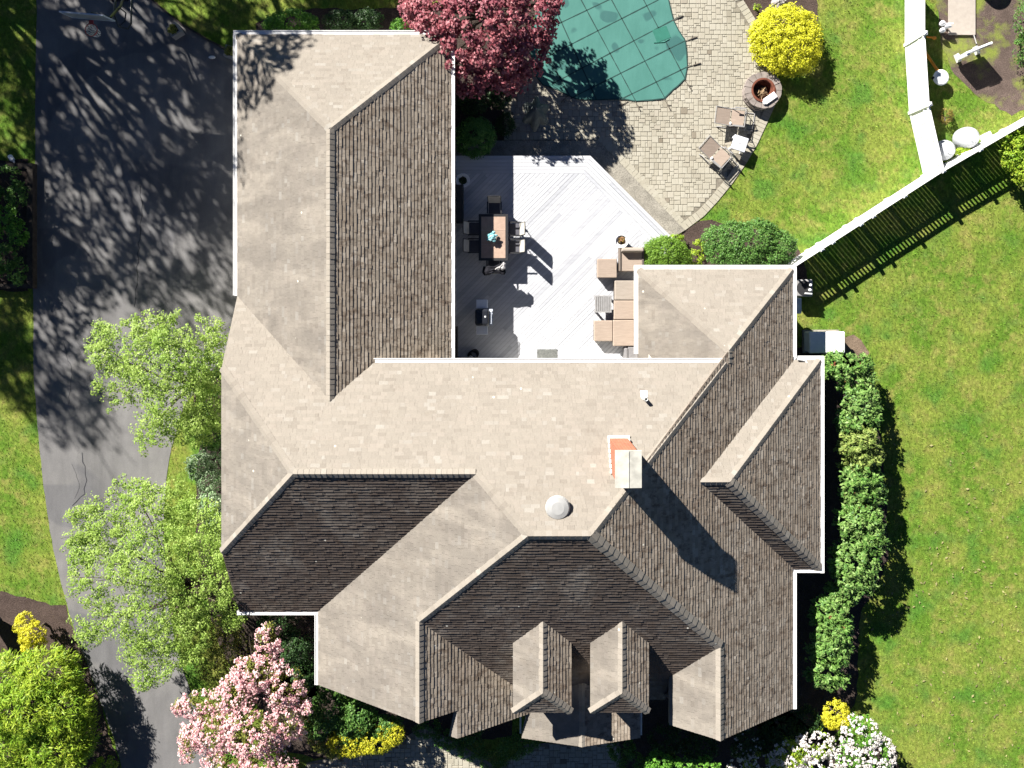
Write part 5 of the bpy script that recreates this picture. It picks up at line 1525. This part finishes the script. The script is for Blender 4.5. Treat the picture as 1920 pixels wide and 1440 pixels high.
shrub('white_azalea', 'dark shrub with sparse white blooms in the shade of the right front gable', 'shrub', [(1405, 1385, 1.0, .55, .45, .4), (1395, 1405, .9, .5, .4, .35)], 'dark', 90, .16, 24, .085, 'white flowering shrubs', extra=('blossom', 'whiteb', 26, .06, 9, .07, dict(up=.9)), seed=27)
shrub('golden_shrub', 'square yellow shrub between the tall green shrubs and the white blossom', 'shrub', [(1567, 1334, 1.2, .50, .48, .42), (1572, 1342, 1.2, .48, .45, .40), (1560, 1345, 1.1, .42, .42, .4)], 'gold2', 340, .09, 24, .055, seed=28, axis='out', zlow=-.1)
shrub('fern_shrub', 'light green ferny shrub at the bottom edge in front of the dark hedge', 'shrub', [(1235, 1428, 1.6, .5, .4, .35), (1280, 1440, 1.55, .6, .35, .3), (1325, 1438, 1.55, .5, .35, .3), (1222, 1450, 1.5, .6, .4, .3)], 'bright', 170, .13, 22, .10, seed=29, axis='out', width=.4)
# hedge and bushes under the front eaves
DK = 'dark shrubs in the shade under the front eaves'
shrub('dark_shrub', 'dark green shrub beside the porch on its right side', 'shrub', [(1165, 1400, .8, .55, .6, .5), (1185, 1430, .75, .6, .5, .45)], 'mid', 150, .12, 24, .07, DK, seed=30)
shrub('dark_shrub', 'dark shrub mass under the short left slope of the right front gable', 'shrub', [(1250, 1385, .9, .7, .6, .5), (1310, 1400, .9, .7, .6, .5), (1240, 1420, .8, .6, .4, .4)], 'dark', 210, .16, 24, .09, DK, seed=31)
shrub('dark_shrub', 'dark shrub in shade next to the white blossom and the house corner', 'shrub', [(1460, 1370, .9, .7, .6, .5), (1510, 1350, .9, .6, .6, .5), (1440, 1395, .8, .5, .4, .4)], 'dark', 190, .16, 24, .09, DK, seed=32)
shrub('dark_shrub', 'rounded dark bush with yellowish lower rim left of the porch', 'shrub', [(985, 1390, .75, .55, .45, .4), (960, 1400, .7, .6, .45, .4)], 'mid', 150, .12, 24, .065, DK, seed=33)
shrub('low_hedge', 'low dark hedge running from the left gable to the front walk', 'hedge', [(800, 1365, .4, .55, .4, .32), (840, 1385, .4, .6, .4, .32), (885, 1405, .4, .6, .4, .32), (925, 1425, .4, .6, .4, .32), (880, 1375, .4, .6, .4, .3)], 'mid', 260, .12, 24, .07, seed=34)
shrub('euonymus', 'dark green bush behind the yellow one under the left front gable', 'shrub', [(620, 1330, 1.3, .8, .8, .6), (665, 1345, 1.3, .9, .75, .6), (720, 1360, 1.1, .7, .5, .5), (625, 1290, 1.2, .6, .6, .5), (660, 1370, 1.1, .8, .5, .5), (600, 1360, 1.1, .6, .6, .5)], 'mid', 620, .17, 26, .095, seed=35)
shrub('golden_shrub', 'long yellow leaved bush edging the front walk in sun', 'shrub', [(655, 1392, 1.3, .85, .60, .42), (704, 1386, 1.3, .80, .60, .42), (738, 1376, 1.3, .45, .45, .38)], 'goldgreen', 380, .10, 24, .06, seed=36, axis='out')
shrub('olive_shrub', 'olive green bush between the pink tree and the yellow bush', 'shrub', [(605, 1378, 1.0, .6, .65, .45), (632, 1398, 1.0, .55, .5, .4), (590, 1345, .9, .5, .6, .4)], 'olive', 260, .12, 24, .065, seed=37, axis='out')
# shade shrubs between second tree and house corner
shrub('twiggy_shrub', 'dull olive shrub in the shade below the lower left eave', 'shrub', [(420, 1190, 1.1, .7, .7, .6), (460, 1230, 1.0, .7, .7, .6), (400, 1250, .8, .7, .6, .5)], 'olive', 170, .2, 18, .085, 'shrubs along the left house wall', seed=38)
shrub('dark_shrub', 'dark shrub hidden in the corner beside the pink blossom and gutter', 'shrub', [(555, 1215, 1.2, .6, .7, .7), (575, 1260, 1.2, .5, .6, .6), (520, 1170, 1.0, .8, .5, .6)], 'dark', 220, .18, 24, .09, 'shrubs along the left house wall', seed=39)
FW = 'shrubs along the left house wall'
shrub('foundation_shrub', 'bluish dark green shrub peeking out under the upper tree at the wall', 'shrub', [(398, 690, 1.2, .5, .55, .5), (405, 720, 1.2, .5, .5, .5)], 'rhodo', 110, .16, 22, .09, FW, seed=40)
shrub('foundation_shrub', 'dense mid green shrub at the wall between the two light trees', 'shrub', [(380, 790, 1.1, .6, .7, .55), (398, 820, 1.1, .5, .5, .5)], 'mid', 180, .16, 24, .085, FW, seed=41)
shrub('foundation_shrub', 'pale variegated shrub at the wall between the two light trees', 'shrub', [(375, 875, 1.0, .5, .5, .45), (395, 900, 1.0, .5, .5, .45), (398, 855, 1.0, .45, .4, .4)], 'pale', 150, .15, 20, .10, FW, seed=42)
shrub('foundation_shrub', 'light mottled shrub at the wall beside the larger light tree', 'shrub', [(398, 945, 1.1, .45, .6, .5), (405, 985, 1.1, .4, .5, .5)], 'pale', 140, .15, 20, .095, FW, seed=43)
# right hand hedge of rhododendrons
RG = 'tall leafy shrubs along the right house wall'
def rh(lab, blobs, lf='rhodo', sd=1, n=330, ex=None):
    blobs = [(x, y, z * .8, a * 1.14, b * 1.08, c * .66) for x, y, z, a, b, c in blobs]
    shrub('rhododendron', lab, 'shrub', blobs, lf, int(n * .58), .15, 17, .165, RG, seed=sd, width=.42, axis='out', up=.8, zlow=-.15, shell=(.62, 1.24), extra=ex)
red = lambda n: ('new_growth', 'redleaf', n, .10, 14, .09, {})
rh('rhododendron touching the generator, with a reddish clump at its house side', [(1585, 690, 1.4, .85, .55, .8), (1605, 715, 1.3, .6, .5, .7), (1560, 685, 1.2, .4, .4, .6)], sd=44, ex=red(5))
rh('leafy rhododendron second along the right wall below the generator one', [(1612, 755, 1.5, .65, .6, .9), (1605, 790, 1.5, .65, .6, .9)], sd=45)
rh('slightly yellowish rhododendron level with the bay roof ridge', [(1605, 830, 1.6, .65, .7, 1.0), (1612, 860, 1.5, .65, .5, .9)], 'rhodoy', 46)
rh('rhododendron with an orange red clump on its lawn side', [(1610, 900, 1.6, .68, .65, 1.0), (1615, 925, 1.5, .7, .4, .9)], sd=47, ex=red(6))
rh('broad rhododendron level with the lower gutter corner of the bay', [(1608, 975, 1.7, .75, .65, 1.1), (1615, 1010, 1.7, .7, .6, 1.1)], sd=48, n=360)
rh('bushy rhododendron ending the long row, widest shadow on the lawn', [(1600, 1050, 1.8, .75, .7, 1.2), (1595, 1085, 1.7, .65, .55, 1.1)], sd=49, n=360)
rh('reddish tinged rhododendron standing alone nearer the house below the long row', [(1555, 1145, 1.5, .62, .6, 1.0), (1562, 1175, 1.5, .6, .5, 1.0), (1575, 1112, 1.3, .5, .4, .8)], sd=50, ex=red(5))
rh('rhododendron just above the square yellow shrub', [(1553, 1215, 1.4, .65, .6, 1.0), (1550, 1255, 1.3, .65, .6, .9)], sd=51)
# yews by the patio
shrub('yew_hedge', 'large clipped dark green yew beside the right wing roof', 'hedge', [(1375, 450, .9, .9, .75, .5), (1420, 450, .95, .9, .85, .55), (1460, 465, .9, .7, .7, .5), (1350, 470, .8, .6, .6, .45), (1400, 480, .9, 1.2, .5, .5), (1440, 485, .9, .8, .5, .5), (1400, 462, 1.0, 1.1, .8, .55), (1340, 452, .8, .5, .6, .45)], 'yew', 1700, .13, 26, .075, seed=52, axis='out')
shrub('mound_shrub', 'smooth bright green mound of a bush at the end of the deck', 'shrub', [(1247, 476, .95, .92, .70, .5), (1225, 486, .92, .60, .5, .4), (1246, 480, .85, .6, .5, .45), (1270, 486, .85, .55, .5, .4)], 'mound', 1100, .12, 30, .055, seed=53, axis='droop')
shrub('lime_plant', 'small lime leaved plant between the green mound and the large yew', 'plant', [(1303, 485, .35, .3, .35, .2), (1312, 462, .3, .2, .25, .18)], 'lime', 40, .12, 14, .10, seed=54)
shrub('lime_plant', 'tiny lime sprig at the patio tip beside the deck steps', 'plant', [(1268, 446, .25, .3, .12, .15)], 'lime', 16, .10, 12, .09, seed=55)
shrub('golden_shrub', 'big round golden yellow shrub beside the fire pit', 'shrub', [(1473, 75, .5, 1.40, 1.34, .70), (1488, 90, .5, 1.08, 1.08, .64), (1457, 64, .5, 1.05, .95, .64)], 'yellow', 1250, .15, 26, .06, seed=56, axis='out', up=.9, width=.75, shell=(.7, 1.08))
shrub('lime_plant', 'single small lime plant in the mulch above the golden shrub', 'plant', [(1419, 13, .2, .13, .13, .12)], 'lime', 10, .07, 10, .08, seed=57)
shrub('dwarf_spruce', 'round dwarf spruce with a sunlit tip beside the shaded end of the deck', 'shrub', [(890, 258, .8, .82, .82, .62), (888, 250, 1.25, .45, .45, .4)], 'spruce', 520, .12, 26, .06, seed=58, axis='droop')
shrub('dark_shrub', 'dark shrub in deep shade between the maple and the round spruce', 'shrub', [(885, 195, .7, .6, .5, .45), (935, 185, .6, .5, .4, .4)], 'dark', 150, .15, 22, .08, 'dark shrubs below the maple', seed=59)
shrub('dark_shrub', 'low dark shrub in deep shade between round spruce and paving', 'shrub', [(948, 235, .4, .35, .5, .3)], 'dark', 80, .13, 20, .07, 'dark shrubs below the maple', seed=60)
# behind the garage
BG = 'shrubs behind the garage'
shrub('leafy_shrub', 'bright green shrub at the back of the garage', 'shrub', [(545, 42, 1.0, .8, .5, .5), (520, 48, .9, .5, .4, .4), (575, 48, .9, .5, .45, .4)], 'bright', 230, .15, 24, .085, BG, seed=61)
shrub('leafy_shrub', 'dark green shrub behind the garage between the bright one and the maple', 'shrub', [(640, 42, .9, .7, .45, .45), (690, 40, .8, .6, .4, .4)], 'dark', 200, .15, 22, .08, BG, seed=62)
shrub('leafy_shrub', 'small lime green shrub behind the garage at the maple edge', 'shrub', [(752, 52, .7, .4, .3, .35)], 'bright', 60, .13, 18, .08, BG, seed=63)
# timber bed plants
HB = 'hedge plants in the timber bed'
for i, (y, lab) in enumerate(((352, 'upper leafy hedge plant in the timber bed, nearest the white jug'), (425, 'middle leafy hedge plant in the timber bed'), (498, 'lower leafy hedge plant in the timber bed, nearest the lawn'))):
    shrub('hedge_plant', lab, 'hedge plant', [(10, y - 14, .8, .55, .6, .45), (34, y + 12, .7, .35, .5, .4), (-20, y, .8, .6, .6, .4)], 'bright' if i == 1 else 'mid', 130, .16, 20, .10, HB, seed=64 + i)
# lower left
shrub('golden_shrub', 'bright yellow shrub in the bark mulch by the lower drive', 'shrub', [(46, 1168, .9, .32, .42, .4), (62, 1188, 1.0, .5, .5, .45), (66, 1212, .9, .45, .4, .4)], 'gold2', 230, .11, 24, .07, seed=68, axis='out')
LT = [(20, 1270, 2.2, 1.1, .9, .8), (90, 1260, 2.3, 1.2, .9, .8), (50, 1330, 2.9, 1.4, 1.2, .9), (120, 1330, 2.4, 1.0, 1.2, .8), (20, 1400, 2.6, 1.2, 1.1, .8), (100, 1400, 2.5, 1.3, 1.1, .8), (150, 1380, 2.0, .6, .8, .6), (60, 1460, 2.4, 1.6, 1.0, .8), (-40, 1340, 2.4, 1.2, 1.5, .8)]
tree('feathery_cypress', 'large feathery lime green evergreen at the bottom left corner', LT, 'lime', (65, 1350), 2000, .26, 24, .19, None, .14, 69, zs=.58, axis='out', width=.2, up=.8, shell=(.72, 1.06))
shrub('olive_shrub', 'small green shrub at the bottom edge beside the lower drive', 'shrub', [(200, 1432, .6, .45, .3, .35), (185, 1445, .6, .4, .3, .3)], 'lime', 90, .11, 22, .06, seed=70)
c = P(0, 1178, .5); t = thing('garden_urn', 'dark urn at the left edge in the bark mulch', 'urn', (c.x - .45, c.y + .1, 0))
mb = MB(); mb.lathe((c.x - .45, c.y + .1, 0), [(.2, 0), (.16, .1), (.34, .4), (.42, .75), (.46, .8), (.40, .82), (.36, .7), (0, .68)], 24); mb.build('urn_body', M['rubber'], t)
mb = MB(); mb.lathe((c.x - .45, c.y + .1, .8), [(.30, -.1), (.2, .05), (.08, .15), (0, .15)], 16); mb.build('urn_fill', M['net'], t)
# right edge
shrub('lime_shrub', 'lime green shrub at the right edge against the slanting fence', 'shrub', [(1905, 285, .9, .6, .8, .5), (1925, 320, .9, .6, .6, .5), (1915, 258, .8, .45, .4, .4)], 'lime', 230, .16, 24, .10, seed=71)
shrub('lime_plant', 'lime plant growing between the two white domed tanks and the fence', 'plant', [(1808, 284, .3, .32, .16, .18)], 'lime', 26, .10, 14, .09, seed=72)
shrub('bronze_shrub', 'small round bronze plant beside the fence shade in the yard', 'plant', [(1773, 219, .22, .28, .30, .2)], 'bronze', 40, .10, 14, .07, seed=73)
shrub('dark_shrub', 'shaded green plants at the upper right edge of the play yard', 'shrub', [(1925, 40, .6, .5, .9, .4), (1918, 95, .5, .35, .6, .3)], 'mid', 120, .15, 20, .08, seed=74)

# tall trees standing outside the picture whose shade falls on the drive
def tall(label, x, y, z, r, n_sub, sd, dens=24, base=None):
    rg = random.Random(sd); t = thing('tall_tree', label, 'tree', (x, y, 0), 'tall trees beyond the upper left corner')
    bl = []
    for k in range(11):
        a = rg.uniform(0, 6.3); q = r * math.sqrt(rg.uniform(.02, 1)); bl.append((x + math.cos(a) * q, y + math.sin(a) * q, z + rg.uniform(-2.2, 2.6), r * rg.uniform(.28, .5), r * rg.uniform(.28, .5), rg.uniform(.9, 1.6)))
    trunk(t, (x, y, 0), [b[:3] for b in bl], .26, fork=.5, seed=sd, twigs=7, wig=.5)
    crown('crown', bl, L['big'], t, n_sub, .55, dens, .26, seed=sd, shell=(.3, 1.05), up=.3)
tall('tall tree past the upper left corner casting dappled branch shadow on the upper drive', -27.6, 19.0, 10.5, 5.4, 320, 81, 15)
tall('tall tree outside the left edge casting shadow on the middle drive and bed', -30.0, 11.6, 9.4, 4.6, 320, 82, 15)
tall('tall tree beyond the top edge casting dense shadow beside the garage', -24.4, 16.4, 9.6, 4.2, 380, 83, 16)
tall('tall tree beyond the top edge shading the lawn behind the garage', -19.0, 24.4, 10.0, 5.0, 700, 84, 18)
tall('slim tall tree between the others beyond the corner, shading the hoop side of the drive', -25.0, 21.0, 10.2, 3.4, 250, 86, 16)
tall('tall tree far outside the left edge dappling the strip of lawn by the timber bed', -33.2, 15.0, 10.0, 3.8, 430, 87, 17)
tall('tall tree diagonally beyond the upper left corner, dappling the corner lawn', -33.4, 24.0, 10.0, 4.0, 430, 88, 17)

# =================================================================== GRASS BLADES (uncountable)
rg = np.random.default_rng(3)
xs0, xs1, ys0, ys1 = -21.6, 21.9, -20.3, 12.4
n = 190000
X = rg.uniform(xs0, xs1, n); Y = rg.uniform(ys0, ys1, n)
ok = np.ones(n, bool)
for pl in no_grass[:-1] + [walk_w, [tuple(v) for v in [(q[0], q[1]) for q in foot]], outer, [(q.x, q.y) for q in band]]:
    ok &= ~in_poly(X, Y, [(q[0], q[1]) for q in pl])
# the yard keeps some tufts
X, Y = X[ok], Y[ok]; n = len(X)
a = rg.uniform(0, 2 * np.pi, n); ln = rg.uniform(.035, .085, n); w = rg.uniform(.008, .018, n); lean = rg.uniform(.2, .9, n)
dx, dy = np.cos(a), np.sin(a)
V = np.empty((n, 3, 3))
V[:, 0] = np.stack([X - dy * w, Y + dx * w, np.full(n, .001)], 1); V[:, 1] = np.stack([X + dy * w, Y - dx * w, np.full(n, .001)], 1)
V[:, 2] = np.stack([X + dx * ln * lean, Y + dy * ln * lean, ln * np.sqrt(1 - .75 * lean ** 2)], 1)
tag(quads_obj('grass', V.reshape(-1, 3), M['blade'], None, 3), 'short lawn grass around the house', 'grass', kind='stuff')
# fallen leaves and straw flecks on the lower right lawn
n = 230
X = rg.uniform(14.5, 21.5, n); Y = rg.uniform(-19.5, -6, n); a = rg.uniform(0, 6.3, n); l = rg.uniform(.03, .09, n); V = np.empty((n, 4, 3))
for k, (u, v) in enumerate(((-1, 0), (0, -.5), (1, 0), (0, .5))):
    V[:, k] = np.stack([X + (np.cos(a) * u - np.sin(a) * v) * l, Y + (np.sin(a) * u + np.cos(a) * v) * l, np.full(n, .035) + rg.uniform(-.01, .02, n)], 1)
tag(quads_obj('leaf_litter', V.reshape(-1, 3), plain('dry straw', (.24, .225, .10), .9, .1, isl=.3), None, 4), 'dry leaf bits scattered on the lower right lawn', 'litter', kind='stuff')
